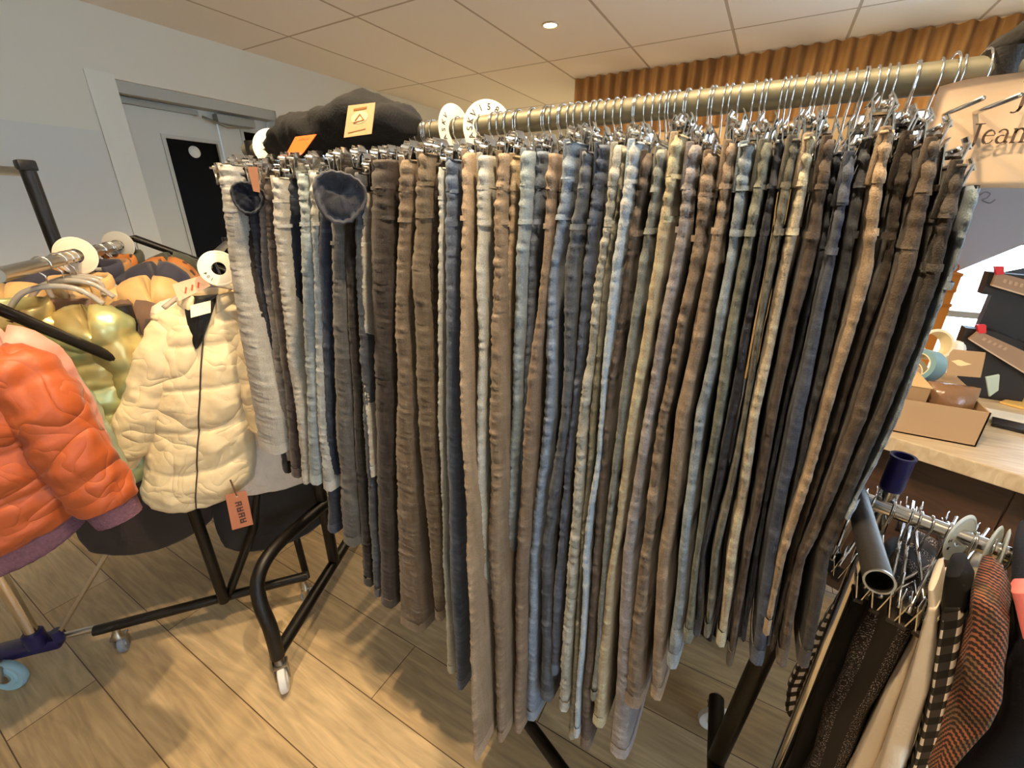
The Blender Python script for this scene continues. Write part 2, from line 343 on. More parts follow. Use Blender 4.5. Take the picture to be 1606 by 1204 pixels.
bm = bmesh.new(); lathe(bm, [(.001, .0), (.036, .0), (.036, .002), (.001, .002)], (XW - .1355, pc.y, pc.z), V((1, 0, 0)), 28)
tag(finish(bm, 'round_sticker', mat('sticker_white', '#dfe2dc', .6)), 'small round white sticker on the black door glass', 'sticker')
# door closer
k0 = ax(190, 142, XW - .03); k1 = ax(345, 172, XW - .03)
t = thing('door_closer', 'grey door closer with folded arm above the glazed door', 'door closer', (XW - .05, 1.9, DZ - .08))
bm = bmesh.new(); box(bm, (XW - .1, 1.60, DZ - .085), (.035, .42, .03), None, .004); finish(bm, 'slide_rail', mat('closer_grey', '#8f928b', .45, .4), t, False)
bm = bmesh.new(); box(bm, (XW - .085, 2.04, DZ - .10), (.06, .26, .055), None, .006); finish(bm, 'closer_body', MATS['closer_grey'], t, False)
bm = bmesh.new(); tube(bm, [(XW - .06, 2.12, DZ - .13), (XW - .03, 1.95, DZ - .15), (XW - .07, 1.82, DZ - .105)], .008, 8); finish(bm, 'closer_arm', MATS['closer_grey'], t)
# back walls
slab('wall_north', (-3.6, 5.2, 0), (-1.6, 5.4, ZC), WALL_M)
slab('wall_return', (-1.66, 3.9, 0), (-1.6, 5.2, ZC), WALL_M)
YB = 3.85
slab('wall_back', (-1.62, YB + .03, 0), (.30, YB + .13, ZC), mat('wall_back_paint', '#b79a6d', .8))
slab('wall_header', (.30, YB + .03, 2.02), (3.3, YB + .13, ZC), MATS['wall_back_paint'])
slab('wall_sill', (.30, YB + .03, 0), (3.3, YB + .13, .32), MATS['wall_back_paint'])
# corrugated board under the ceiling
bm = bmesh.new(); nx = int((3.2 + 1.63) / .09 * 10); lo = []; hi = []
for i in range(nx + 1):
    x = -1.63 + i * .009; ph = (i % 10) / 10; y = YB - .026 * math.sin(2 * PI * ph) * (1 + .15 * nz(x * 7, 0, 0)) + .004 * nz(x * 3, 1, 0); zt = ZC - .006 + .006 * nz(x * 4, 0, 5)
    lo.append(bm.verts.new((x, y, 1.98))); hi.append(bm.verts.new((x, y, zt)))
for i in range(nx): bm.faces.new((lo[i], lo[i + 1], hi[i + 1], hi[i]))
r = bmesh.ops.solidify(bm, geom=bm.faces[:], thickness=.004)
cor = finish(bm, 'corrugated_cladding', wood_mat('kraft_board', '#d8aa6a', '#c4935a', (8, 8, 2), .75)); tag(cor, kind='structure')
# windows with daylight behind
WF = mat('window_frame_paint', '#b9b3a6', .5)
PANE = mat('window_glass', (1, 1, 1, 1), .0, trans=1.0); PANE.node_tree.nodes['Principled BSDF'].inputs['IOR'].default_value = 1.0; PANE.node_tree.nodes['Principled BSDF'].inputs['Specular IOR Level'].default_value = .0
bm = bmesh.new()
for x in (.32, 1.05, 1.78, 2.51, 3.22): bxm((x - .025, YB + .05, .32), (x + .025, YB + .11, 2.02), bm)
for z in (.34, .78, 1.24, 2.0): bxm((.3, YB + .055, z - .02), (3.25, YB + .105, z + .02), bm)
w1 = finish(bm, 'window_1', WF, None, False); tag(w1, kind='structure')
slab('window_pane', (.32, YB + .075, .33), (3.22, YB + .081, 2.01), PANE, w1)
XR = 3.25
WY0, WY1, WZ0, WZ1 = -2.4, -.1, .8, 2.25
bm = bmesh.new(); bxm((XR, -2.6, 0), (XR + .2, WY0, ZC), bm); bxm((XR, WY1, 0), (XR + .2, 4.0, ZC), bm); bxm((XR, WY0, WZ1), (XR + .2, WY1, ZC), bm); bxm((XR, WY0, 0), (XR + .2, WY1, WZ0), bm)
tag(finish(bm, 'wall_east', WALL_M, None, False), kind='structure')
bm = bmesh.new()
for k in range(4): y = lerp(WY0 + .03, WY1 - .03, k / 3); bxm((XR + .06, y - .03, WZ0), (XR + .12, y + .03, WZ1), bm)
for z in (WZ0 + .02, WZ1 - .02): bxm((XR + .06, WY0, z - .025), (XR + .12, WY1, z + .025), bm)
w2 = finish(bm, 'window_2', WF, None, False); tag(w2, kind='structure')
slab('window_pane', (XR + .085, WY0 + .02, WZ0 + .01), (XR + .091, WY1 - .02, WZ1 - .01), PANE, w2)
slab('wall_south', (-3.6, -2.7, 0), (3.5, -2.6, ZC), WALL_M)

# ================================================================== downlights
def downlight(x, y, label):
    t = thing('downlight', label, 'ceiling lamp', (x, y, ZC))
    bm = bmesh.new(); lathe(bm, [(.036, -.001), (.050, -.001), (.050, -.006), (.038, -.008), (.036, -.001)], (x, y, ZC), n=28, cap=False); finish(bm, 'trim_ring', mat('lamp_ring', '#cfc6b6', .4, .4), t)
    bm = bmesh.new(); lathe(bm, [(.0005, -.004), (.035, -.004), (.035, -.0015), (.0005, -.0015)], (x, y, ZC), n=24); finish(bm, 'lamp_lens', mat('lamp_glow', '#fff4e0', .5, emit='#ffdca8', estr=60.0), t)
    return t
LX, LY = az(863, 38, ZC).x, az(863, 38, ZC).y
downlight(LX, LY, 'small recessed downlight glowing in the ceiling tiles')
def spot(name, loc, aim, watts, deg, col=(1, .74, .44), blend=.35, size=.03):
    l = bpy.data.lights.new(name, 'SPOT'); l.energy = watts; l.spot_size = math.radians(deg); l.spot_blend = blend; l.color = col; l.shadow_soft_size = size
    o = bpy.data.objects.new(name, l); C.objects.link(o); o.location = loc
    o.rotation_euler = (V(aim) - V(loc)).to_track_quat('-Z', 'Y').to_euler(); return o
LIGHTS = []
#@LIGHTS
# ================================================================== THE JEANS RACK
YR, ZR, RR = .77, 1.547, .0172
def caster(parent, p, h, r, wheelm, ang=0.0, w=.022):
    p = V(p); a = V((math.cos(ang), math.sin(ang), 0)); b = V((-a.y, a.x, 0))
    bm = bmesh.new(); c = V((p.x, p.y, r)) + a * .012
    lathe(bm, [(.001, -w / 2), (r * .45, -w / 2 - .002), (r * .52, -w / 2 + .003), (r * .8, -w / 2), (r * .97, -w / 2 + .004), (r, 0), (r * .97, w / 2 - .004), (r * .8, w / 2), (r * .52, w / 2 - .003), (r * .45, w / 2 + .002), (.001, w / 2)], c, b, 28, True)
    cs = finish(bm, 'caster_wheel', wheelm, parent, True, 40)
    bm = bmesh.new(); R = Matrix((a, b, V((0, 0, 1)))).transposed()
    for s in (-1, 1): box(bm, c + b * s * (w / 2 + .006) + V((0, 0, r * .55)) - a * .006, (r * .62, .004, r * 1.25), R, .001)
    box(bm, V((p.x, p.y, 2 * r - r * .12 + .006)) + a * .004, (r * .75, w + .018, .007), R, .002)
    lathe(bm, [(.011, 0), (.016, .004), (.016, .012), (.011, .018), (.009, max(.02, h - 2 * r))], (p.x, p.y, 2 * r - .002), n=16)
    finish(bm, 'caster_fork', CHROME_SOFT if wheelm is not RUBBER_WHITE else mat('caster_fork_steel', '#8c857a', .35, .9), parent, True, 40)
rack = thing('garment_rack', 'black framed clothes rack on casters holding the long row of jeans', 'clothes rack', (-.5, YR, 0))
bm = bmesh.new(); tube(bm, [(-1.26, YR, ZR), (.62, YR, ZR)], RR, 20); finish(bm, 'rail', GREY_METAL, rack, True, 40)
XP0, XP1 = -1.232, .185
def end_frame(X, foot0, foot1, curve, cang):
    bm = bmesh.new(); tube(bm, [(X, YR, .13), (X, YR, ZR + .02)], .02, 16); finish(bm, 'post', BLACK_METAL, rack, True, 40)
    bm = bmesh.new(); tube(bm, [foot0, V((X, YR, .135)), foot1], .02, 14); finish(bm, 'foot', BLACK_METAL, rack, True, 50)
    bm = bmesh.new(); tube(bm, smoothpath(curve, 8), .0205, 14); finish(bm, 'curved_brace', BLACK_METAL, rack, True, 50)
    for f in (foot0, foot1): caster(rack, f, .15, .047, RUBBER_WHITE, cang, .026)
cv = [ax(431, 1012, -1.075), ax(424, 985, -1.085), ax(408, 945, -1.115), ax(405, 905, -1.14), ax(428, 862, -1.165), ax(470, 823, -1.19), ax(512, 788, -1.226)]
f0 = V((cv[0].x, cv[0].y, .135)); cv[0].z = .125
f1 = V((XP0, YR, .135)) * 2 - f0
end_frame(XP0, f0, f1, cv, -.55)
e0 = V((XP1 - .02, .46, .13)); e1 = V((XP1 - .075, .97, .135))
bm = bmesh.new(); tube(bm, [V((XP1 - .06, YR + .04, .13)), V((XP1, YR, 1.2)), V((XP1, YR, ZR + .02))], .02, 16); finish(bm, 'post', BLACK_METAL, rack, True, 40)
bm = bmesh.new(); tube(bm, [e0, V((XP1 - .06, YR + .04, .135)), e1], .02, 14); finish(bm, 'foot', BLACK_METAL, rack, True, 50)
for f in (e0, e1): caster(rack, f, .15, .047, RUBBER_WHITE, .4)
# low cross brace
b0 = az(808, 1105, .05); b1 = az(900, 1232, .11)
bm = bmesh.new(); tube(bm, [b0, b1, b1 + (b1 - b0) * 1.1], .017, 12); finish(bm, 'low_brace', BLACK_METAL, rack, True, 50)

# ================================================================== JEANS
# each band: colour, words, wear fade, [(y_px, x0, x1) ...] down its near edge, extra depth
JEANS = [
 ('#b5ae9e', 'pale grey', [(258, 335, 362), (420, 351, 379), (655, 388, 433), (702, 398, 440)], .0),
 ('#221b17', 'soft black', [(262, 363, 377), (420, 379, 396), (655, 425, 441), (735, 440, 453)], .02),
 ('#22283a', 'dark navy', [(285, 378, 402), (420, 392, 410), (560, 415, 430), (705, 438, 447)], .03),
 ('#7d7268', 'faded taupe', [(275, 403, 413), (420, 406, 418), (560, 424, 436), (715, 447, 456)], .025),
 ('#4a3b34', 'plum brown', [(278, 410, 420), (420, 417, 432), (655, 446, 463), (741, 452, 469)], .01),
 ('#b7ab90', 'sand washed', [(278, 420, 440), (420, 428, 448), (655, 460, 473), (752, 470, 481)], .0),
 ('#1e2737', 'ink navy', [(272, 441, 459), (420, 449, 464), (655, 471, 478), (748, 480, 487)], .02),
 ('#8d979a', 'pale blue grey', [(272, 461, 481), (420, 466, 487), (655, 478, 493), (752, 480, 500)], .0),
 ('#a9aca3', 'ash washed', [(270, 482, 496), (420, 487, 496), (655, 494, 507), (762, 502, 520)], .005),
 ('#2c3547', 'navy', [(282, 497, 512), (420, 496, 512), (655, 507, 519), (828, 510, 528)], .01),
 ('#5c5750', 'acid washed charcoal', [(300, 513, 534), (420, 513, 534), (655, 519, 547), (848, 533, 560)], .0),
 ('#2a2019', 'black brown', [(262, 536, 554), (420, 535, 553), (655, 548, 564), (912, 567, 583)], .01),
 ('#4a4c50', 'flecked slate', [(270, 555, 562), (420, 554, 563), (655, 566, 577), (930, 583, 595)], .005),
 ('#c3a884', 'thin cream', [(300, 563, 572), (420, 563, 571), (560, 567, 573), (740, 579, 586)], .015),
 ('#3d2f24', 'broad dark brown', [(250, 573, 614), (420, 572, 614), (655, 580, 611), (945, 593, 617)], .0),
 ('#7b6242', 'tan brown', [(250, 621, 648), (420, 615, 636), (655, 612, 645), (875, 616, 658), (980, 619, 664)], .0),
 ('#6f5a3c', 'olive brown', [(240, 649, 677), (420, 637, 668), (655, 647, 682), (875, 668, 690), (966, 678, 694)], .0),
 ('#38291e', 'chocolate', [(255, 678, 694), (420, 669, 682), (655, 683, 689), (940, 690, 698)], .015),
 ('#cfc6aa', 'thin bone white', [(262, 686, 694), (420, 683, 691), (655, 686, 692), (875, 693, 698), (1050, 698, 712)], .0),
 ('#4f5d74', 'mid blue', [(250, 695, 720), (420, 692, 716), (655, 692, 716), (875, 698, 724), (1075, 713, 727)], .0),
 ('#a08056', 'golden tan', [(238, 721, 738), (420, 717, 730), (655, 718, 730), (875, 729, 740), (1186, 740, 749)], .0),
 ('#7e6446', 'nut brown', [(240, 738, 744), (420, 730, 742), (655, 731, 743), (875, 740, 746), (1000, 745, 750)], .015),
 ('#b9b5a2', 'stone grey', [(243, 744, 764), (420, 742, 758), (655, 744, 758), (875, 744, 761), (1142, 753, 766)], .0),
 ('#87847c', 'dull grey', [(248, 765, 774), (420, 758, 767), (655, 758, 763), (1000, 768, 774)], .02),
 ('#8a6d49', 'puckered tan brown', [(240, 775, 796), (420, 767, 788), (655, 760, 786), (875, 762, 785), (1156, 777, 791)], .0),
 ('#a88554', 'honey tan', [(244, 797, 812), (420, 789, 802), (655, 786, 795), (900, 784, 790)], .01),
 ('#8b97a3', 'light steel blue', [(236, 812, 836), (420, 803, 825), (655, 796, 816), (875, 787, 804), (1085, 786, 800)], .0),
 ('#556072', 'slate blue', [(237, 838, 858), (420, 826, 842), (655, 816, 824), (900, 808, 815)], .015),
 ('#85684a', 'light brown', [(240, 858, 872), (420, 842, 857), (655, 817, 839), (875, 804, 826), (1143, 803, 818)], .0),
 ('#76859a', 'washed denim blue', [(222, 880, 910), (420, 858, 876), (655, 846, 868), (875, 826, 843), (1122, 818, 842)], .0),
 ('#4b5059', 'storm grey', [(237, 911, 927), (420, 879, 908), (655, 873, 893), (875, 844, 866), (1092, 843, 869)], .0),
 ('#454f63', 'dusk blue', [(227, 929, 955), (420, 909, 931), (655, 893, 903), (875, 867, 884), (1050, 861, 876)], .005),
 ('#a9a693', 'puckered cream grey', [(227, 957, 978), (420, 931, 950), (655, 902, 922), (875, 886, 908), (1108, 871, 893)], .0),
 ('#87826c', 'grey olive', [(233, 977, 985), (420, 948, 954), (655, 922, 936), (875, 908, 914), (1152, 889, 905)], .005),
 ('#a8bfd6', 'pale sky blue', [(222, 983, 1008), (420, 953, 974), (655, 936, 947), (875, 912, 925), (1150, 897, 908)], -.004),
 ('#5e4a39', 'umber', [(240, 1006, 1025), (420, 974, 993), (655, 947, 961), (875, 925, 942), (1168, 906, 928)], .0),
 ('#72766f', 'grey green', [(234, 1027, 1045), (420, 996, 1016), (655, 963, 981), (875, 941, 953), (1092, 923, 936)], .0),
 ('#bb9a69', 'sandy gold', [(211, 1050, 1074), (420, 1017, 1041), (655, 982, 1003), (875, 953, 969), (1132, 922, 949)], .0),
 ('#8d8383', 'lilac grey', [(227, 1075, 1098), (420, 1042, 1070), (655, 1003, 1026), (875, 970, 996), (1181, 950, 993)], .0),
 ('#7d6448', 'crinkled brown', [(240, 1101, 1130), (420, 1073, 1100), (655, 1027, 1050), (875, 997, 1023), (1100, 971, 1011)], .0),
 ('#8c7050', 'camel brown', [(224, 1133, 1154), (420, 1102, 1131), (655, 1053, 1085), (875, 1026, 1055), (1088, 1015, 1042)], .0),
 ('#7e8a94', 'frosted blue grey', [(226, 1156, 1186), (420, 1133, 1156), (655, 1087, 1112), (875, 1057, 1081), (1038, 1042, 1068)], .0),
 ('#646657', 'lichen grey', [(223, 1189, 1212), (420, 1157, 1181), (655, 1114, 1136), (875, 1083, 1098), (1000, 1068, 1088)], .0),
 ('#2f3342', 'night blue', [(221, 1214, 1231), (420, 1183, 1200), (655, 1137, 1158), (875, 1099, 1112), (988, 1088, 1101)], .005),
 ('#5c584a', 'moss grey', [(217, 1233, 1257), (420, 1201, 1221), (655, 1159, 1172), (875, 1113, 1132), (990, 1102, 1116)], .0),
 ('#b49873', 'pale tan', [(214, 1259, 1284), (420, 1222, 1247), (655, 1172, 1197), (875, 1134, 1159), (1003, 1119, 1141)], .0),
 ('#4d3a2a', 'coffee brown', [(218, 1287, 1317), (420, 1249, 1281), (655, 1199, 1223), (875, 1160, 1180), (1036, 1141, 1155)], .0),
 ('#20283c', 'midnight navy', [(238, 1312, 1322), (420, 1281, 1290), (655, 1223, 1230), (875, 1180, 1190), (995, 1163, 1172)], .015),
 ('#3c4353', 'deep blue', [(243, 1322, 1350), (420, 1290, 1316), (655, 1229, 1263), (875, 1190, 1222), (1032, 1170, 1203)], .0),
 ('#3c3f47', 'graphite', [(214, 1352, 1374), (420, 1318, 1342), (655, 1264, 1281), (875, 1223, 1230), (1000, 1203, 1210)], .01),
 ('#96774f', 'caramel', [(204, 1376, 1408), (420, 1344, 1375), (655, 1281, 1308), (875, 1214, 1238), (986, 1200, 1216)], .0),
 ('#403022', 'bitter brown', [(211, 1411, 1441), (420, 1377, 1401), (655, 1309, 1326), (875, 1238, 1246), (1010, 1212, 1218)], .01),
 ('#54412f', 'broad walnut', [(221, 1447, 1487), (420, 1403, 1446), (655, 1328, 1369), (875, 1245, 1269), (1034, 1216, 1243)], .0),
 ('#3b3027', 'espresso', [(257, 1488, 1524), (420, 1448, 1490), (655, 1370, 1399), (875, 1271, 1312), (1034, 1246, 1277)], .0),
 ('#7c8ca3', 'thin light blue', [(290, 1526, 1542), (420, 1491, 1506), (655, 1400, 1410), (800, 1332, 1342)], .012),
]
DEPTH_W = .41
HGROUP = 'clip hangers holding jeans'
JEAN_INFO = []
def shell(prof, rows, dep, nseg, yo, waist=0.0, seed=0.0, pucker=.0016, infl=0.0, crease=True, seamside=1, flop=0.0, wearb=0.0):
    """one closed sleeve of cloth: prof(z) -> centre x, half width, front y"""
    bm = bmesh.new(); lay = bm.verts.layers.float.new('wear'); rings = []
    for z, t in rows:
        xc, hx, yf = prof(z); hx = hx + infl; ring = []
        yc = yf + yo + dep / 2; hy = dep / 2 + infl
        sway = .0035 * nz(seed, z * 5, 3.1) * (1 if t > .08 else .3)
        wrk = waist * math.exp(-((t * 1.1) / .085) ** 2)
        for k in range(nseg):
            # more points on the near edge
            u = k / nseg; th = 2 * PI * (u + .11 * math.sin(2 * PI * u * 2) * 0) - PI / 2
            c, s = math.cos(th), math.sin(th)
            px = hx * (1 - .22 * (s + 1) / 2) * (.62 if yo > .1 else 1) * math.copysign(abs(c) ** .40, c); py = hy * math.copysign(abs(s) ** .9, s)
            front = max(0.0, -s) ** 6
            q = V((xc + px, yc + py, z))
            nn = nz(q.x * 30 + seed, q.y * 30, z * 26); n2 = nz(q.x * 60, q.y * 60 + seed, z * 150); n3 = nz(seed * 3.3, q.y * 9, z * 9)
            d = .0014 * nn + front * (pucker * (1.6 * n2 + .25 * math.sin(z * 540 + 5 * nn)) + wrk * (.0019 * math.sin(z * 330 + seed * 7 + 2.6 * nn + 2.0 * c) + .0022 * nn))
            q.x += c * d * 1.2 + sway + .002 * n3; q.y += s * d + front * .002 * n3
            if flop: q.z -= flop * max(0, -s) ** 2
            v = bm.verts.new(q); v[lay] = max(0, min(1, wearb + front * (.12 + .95 * max(0, n2)) + .15 * max(0, nn) + wrk * .6 * front * (.5 + .5 * math.sin(z * 330 + seed * 7 + 2.6 * nn + 2.0 * c)))); ring.append(v)
        rings.append(ring)
    skin(bm, rings, True)
    return bm, rings
def make_jeans(i, col, words, pts, extra):
    seed = i * 1.37 + .5
    y0, yh = pts[0][0], pts[-1][0]
    YT = .565 + extra
    zt = ay((pts[0][1] + pts[0][2]) / 2, y0, YT).z
    YH = .53 + extra
    for _ in range(40):
        zh = ay((pts[-1][1] + pts[-1][2]) / 2, yh, YH).z
        if zt - zh > 1.10 and YH > .40: YH -= .005
        else: break
    tab = []
    for (y, x0, x1) in pts:
        t = (y - y0) / (yh - y0); yf = lerp(YT, YH, t)
        a = ay(x0, y, yf); b = ay(x1, y, yf); tab.append((.5 * (a.z + b.z), .5 * (a.x + b.x), max(.003, .5 * (b.x - a.x) * .92), yf))
    zs = [r[0] for r in tab]
    def prof(z):
        if z >= zs[0]: r = tab[0]; return r[1], r[2], r[3]
        for a, b in zip(tab, tab[1:]):
            if z >= b[0]:
                f = (a[0] - z) / (a[0] - b[0]); return lerp(a[1], b[1], f), lerp(a[2], b[2], f), lerp(a[3], b[3], f)
        r = tab[-1]; return r[1], r[2], r[3]
    zt, zh = zs[0], zs[-1]; L = zt - zh; zk = zt - .042; zy = zt - .088
    prev = JEANS[i - 1][1] if i else None; nxt = JEANS[i + 1][1] if i < len(JEANS) - 1 else None
    if prev is None: lab = '%s jeans at the end of the rack beside the cream jacket' % words
    elif nxt is None: lab = '%s jeans hanging last on the rack below the paper sign' % words
    else: lab = '%s jeans hanging between the %s pair and the %s pair' % (words, prev, nxt)
    xm, _, _ = prof(zt)
    t = thing('jeans', lab, 'jeans', (xm, YR, zt), 'jeans on the long rack')
    rgb = srgb(col); lum = .3 * rgb[0] + .59 * rgb[1] + .11 * rgb[2]
    k = .68 if rgb[0] > rgb[2] else .95                       # browns are duller, blues cleaner than they first look
    rgb = tuple(max(0.0, lum + (c - lum) * k) for c in rgb[:3]) + (1,)
    def put(bm, nm, m, parent, k=1.0):
        o = finish(bm, nm, m, parent); o.color = tuple(min(1, c * k) for c in rgb[:3]) + (1,); return o
    step = .0042
    n = int((zk - zh) / step); rows = [(lerp(zk + .006, zh + .014, j / n), lerp(.042, L, j / n)) for j in range(n + 1)]
    depl = lambda z: 0
    dn = .185
    bm, rg = shell(prof, rows, dn, 22, .0, 1.0, seed, .003 if ('crink' in words or 'puck' in words) else (.0019 if i < 36 else .0011)); ln = put(bm, 'leg', DENIM, t)
    nh = 4; hr = [(lerp(zh + .026, zh - .002, j / nh), L) for j in range(nh + 1)]
    bm, rg = shell(prof, hr, dn, 22, .0, 0, seed, .0012, .0016, flop=.012, wearb=.25); put(bm, 'hem', DENIM_SEAM, ln, 1.05)
    n2 = max(6, int((zk - zh) / .03)); rows2 = [(lerp(zk + .006, zh + .03, j / n2), lerp(.042, L, j / n2)) for j in range(n2 + 1)]
    bm, rg = shell(prof, rows2, .20, 12, .205, 1.0, seed + 40, .0); lf = put(bm, 'leg', DENIM, t)
    hr = [(lerp(zh + .04, zh + .012, j / 2), L) for j in range(3)]
    bm, rg = shell(prof, hr, .20, 12, .205, 0, seed + 40, .0, .0014); put(bm, 'hem', DENIM_SEAM, lf, 1.05)
    # waistband: near and far halves, each with a closed top
    wr = [(lerp(zt, zk, j / 9), .042 * j / 9) for j in range(10)]
    def capped(bm, rg):
        top = [bm.verts.new(v.co - V((0, 0, .003))) for v in rg[0]]
        ce = bm.verts.new(sum((v.co for v in rg[1]), V()) / len(rg[1]))
        for a in range(len(top)):
            b = (a + 1) % len(top); bm.faces.new((rg[0][a], rg[0][b], top[b], top[a])); bm.faces.new((top[a], top[b], ce))
    b2, rg = shell(prof, wr, .20, 12, .203, 1.0, seed + 40, .0, .0006, wearb=.05); capped(b2, rg); tmp = bpy.data.meshes.new('tmp'); b2.to_mesh(tmp); b2.free()
    bm, rg = shell(prof, wr, dn + .012, 22, -.0005, 1.0, seed, .0019, .0006, wearb=.1); capped(bm, rg); bm.from_mesh(tmp); bpy.data.meshes.remove(tmp)
    put(bm, 'waistband', DENIM, t, 1.06)
    yr = [(zy + .0035, .088), (zy, .088), (zy - .0035, .088)]
    bm, rg = shell(prof, yr, dn, 22, .0, .2, seed + 3, .001, .0013, wearb=.28); put(bm, 'yoke_seam', DENIM_SEAM, t, 1.0)
    yr = [(zk + .0025, .042), (zk, .042), (zk - .0025, .042)]
    bm, rg = shell(prof, yr, dn, 22, .0, .2, seed + 5, .001, .0012, wearb=.2); put(bm, 'band_seam', DENIM_SEAM, t, 1.0)
    xk, hk, yk = prof(zt - .02)
    if hk > .006:
        bm = bmesh.new(); box(bm, (xk - hk * .5, yk + .006, zt - .021), (.008, .006, .05), Matrix.Rotation(.5, 3, 'Z'), .0015)
        lp = put(bm, 'belt_loop', DENIM_SEAM, t, 1.1)
    JEAN_INFO.append((xm, zt, YT, words, t, prof(zt)[1], col))
for i, j in enumerate(JEANS): make_jeans(i, *j)

# the folded-open waist of the acid washed pair, and a bulging pocket
def pouch(parent_i, cpx, rx, ry, yv, col, nm):
    p = parent_i[4]; c = ay(cpx[0], cpx[1], yv); a = (ay(cpx[0] + rx, cpx[1], yv) - c).length; b = (ay(cpx[0], cpx[1] + ry, yv) - c).length
    v = (O - c).normalized(); ux = V((0, 0, 1)).cross(v).normalized(); uz = v.cross(ux)
    bm = bmesh.new(); lay = bm.verts.layers.float.new('wear'); rings = []; N = 36
    for r, h in ((.02, .012), (.3, .014), (.55, .016), (.75, .017), (.86, .014), (.90, .022), (.97, .028), (1.05, .022), (1.06, .006), (.98, -.02), (.7, -.03)):
        ring = []
        for k in range(N):
            th = 2 * PI * k / N; ru = 1 + .05 * math.sin(3 * th + 1) + (.03 * math.sin(th * 19) if r > .85 else 0)
            q = c + ux * (a * r * ru * math.cos(th)) + uz * (b * r * ru * math.sin(th) * (1 if math.sin(th) < 0 else .85)) + v * (h + .008 * nz(r * 4 * math.cos(th) + 3, r * 4 * math.sin(th), 2) + .004 * nz(r * 11 * math.cos(th), r * 11 * math.sin(th), 7) - .012 * (1 - r) * math.sin(th))
            w = bm.verts.new(q); w[lay] = .45 * (r > .85 and r < 1.07) + .6 * max(0, nz(q.x * 60, q.y * 60, q.z * 60)); ring.append(w)
        rings.append(ring)
    skin(bm, rings, True); bm.faces.new(rings[0]); o = finish(bm, nm, DENIM, p); o.color = srgb(col)
pouch(JEAN_INFO[10], (533, 306), 26, 41, .555, '#3f4048', 'folded_waist')
pouch(JEAN_INFO[2], (388, 308), 13, 24, .575, '#1d222f', 'folded_waist')

# ------------------------------------------------------------------ clip hangers
def wire_hanger(lab, group, X, zb, y0, y1, twist=0.0, rail=(YR, ZR, RR), nm='clip_hanger', seed=0, clips=(True, True), wide=.016):
    yr, zr, rr = rail; Rz = Matrix.Rotation(twist, 3, 'Z'); P = V((X, yr, 0))
    t = thing(nm, lab, 'hanger', (X, yr, zr + rr), group)
    def W(q): q = V(q); return P + Rz @ V((q.x - X, q.y - yr, 0)) + V((0, 0, q.z))
    g = rr + .0022; pts = []
    for k in range(13):
        th = math.radians(-35 + k * 20); pts.append(W((X, yr + g * math.cos(th), zr + g * math.sin(th))))
    zl = zr - rr - .008
    hook = [pts[0] + V((0, 0, -.002))] + pts + [W((X, yr - g * .95, zr - rr * .6)), W((X, yr - .006, zl)), W((X, yr, zl - .008)), W((X, yr, zb))]
    bm = bmesh.new(); tube(bm, hook, .0013, 6); finish(bm, 'hook', CHROME, t)
    bm = bmesh.new(); tube(bm, [W((X, y0, zb)), W((X, y1, zb))], .0024, 7)
    lathe(bm, [(.0035, -.006), (.0045, 0), (.0035, .006)], W((X, yr, zb)), n=10); finish(bm, 'bar', CHROME, t)
    for yc, on in ((y0 + .022, clips[0]), (y1 - .022, clips[1])):
        if not on: continue
        bm = bmesh.new()
        for s in (-1, 1):
            R = Rz @ Matrix.Rotation(s * .16, 3, 'Y')
            box(bm, W((X + s * .0055, yc, zb - .014)), (.0016, wide * 1.6, .040), R, .0006)
            box(bm, W((X + s * .0085, yc, zb + .006)), (.0012, wide * 1.1, .012), Rz @ Matrix.Rotation(-s * .5, 3, 'Y'), .0004)
        tube(bm, [W((X - .006, yc, zb - .004)), W((X + .006, yc, zb - .004))], .003, 8)
        cl = finish(bm, 'clip', CHROME, t, True, 30)
        bm = bmesh.new()
        for s in (-1, 1): box(bm, W((X + s * .0042, yc, zb - .0315)), (.003, wide * 1.75, .006), Rz, .001)
        finish(bm, 'clip_pad', DARK_CLIP, cl, False)
    return t
hr_ = random.Random(5)
for (x, zt, yt, words, t, hx, col) in JEAN_INFO:
    wire_hanger('chrome clip hanger gripping the waist of the %s jeans' % words, HGROUP, x, min(zt + .013, 1.498), yt + .012, yt + DEPTH_W - .015, hr_.uniform(-.07, .07), seed=hr_.random())
for k in range(44):
    x = lerp(-1.12, .13, (k + .5) / 44) + hr_.uniform(-.008, .008)
    wire_hanger('bare chrome clip hanger crowded among the jeans hangers', 'bare clip hangers', x, 1.486 + hr_.uniform(-.006, .010), .580 + hr_.uniform(-.012, .02), .95, hr_.uniform(-.16, .16))

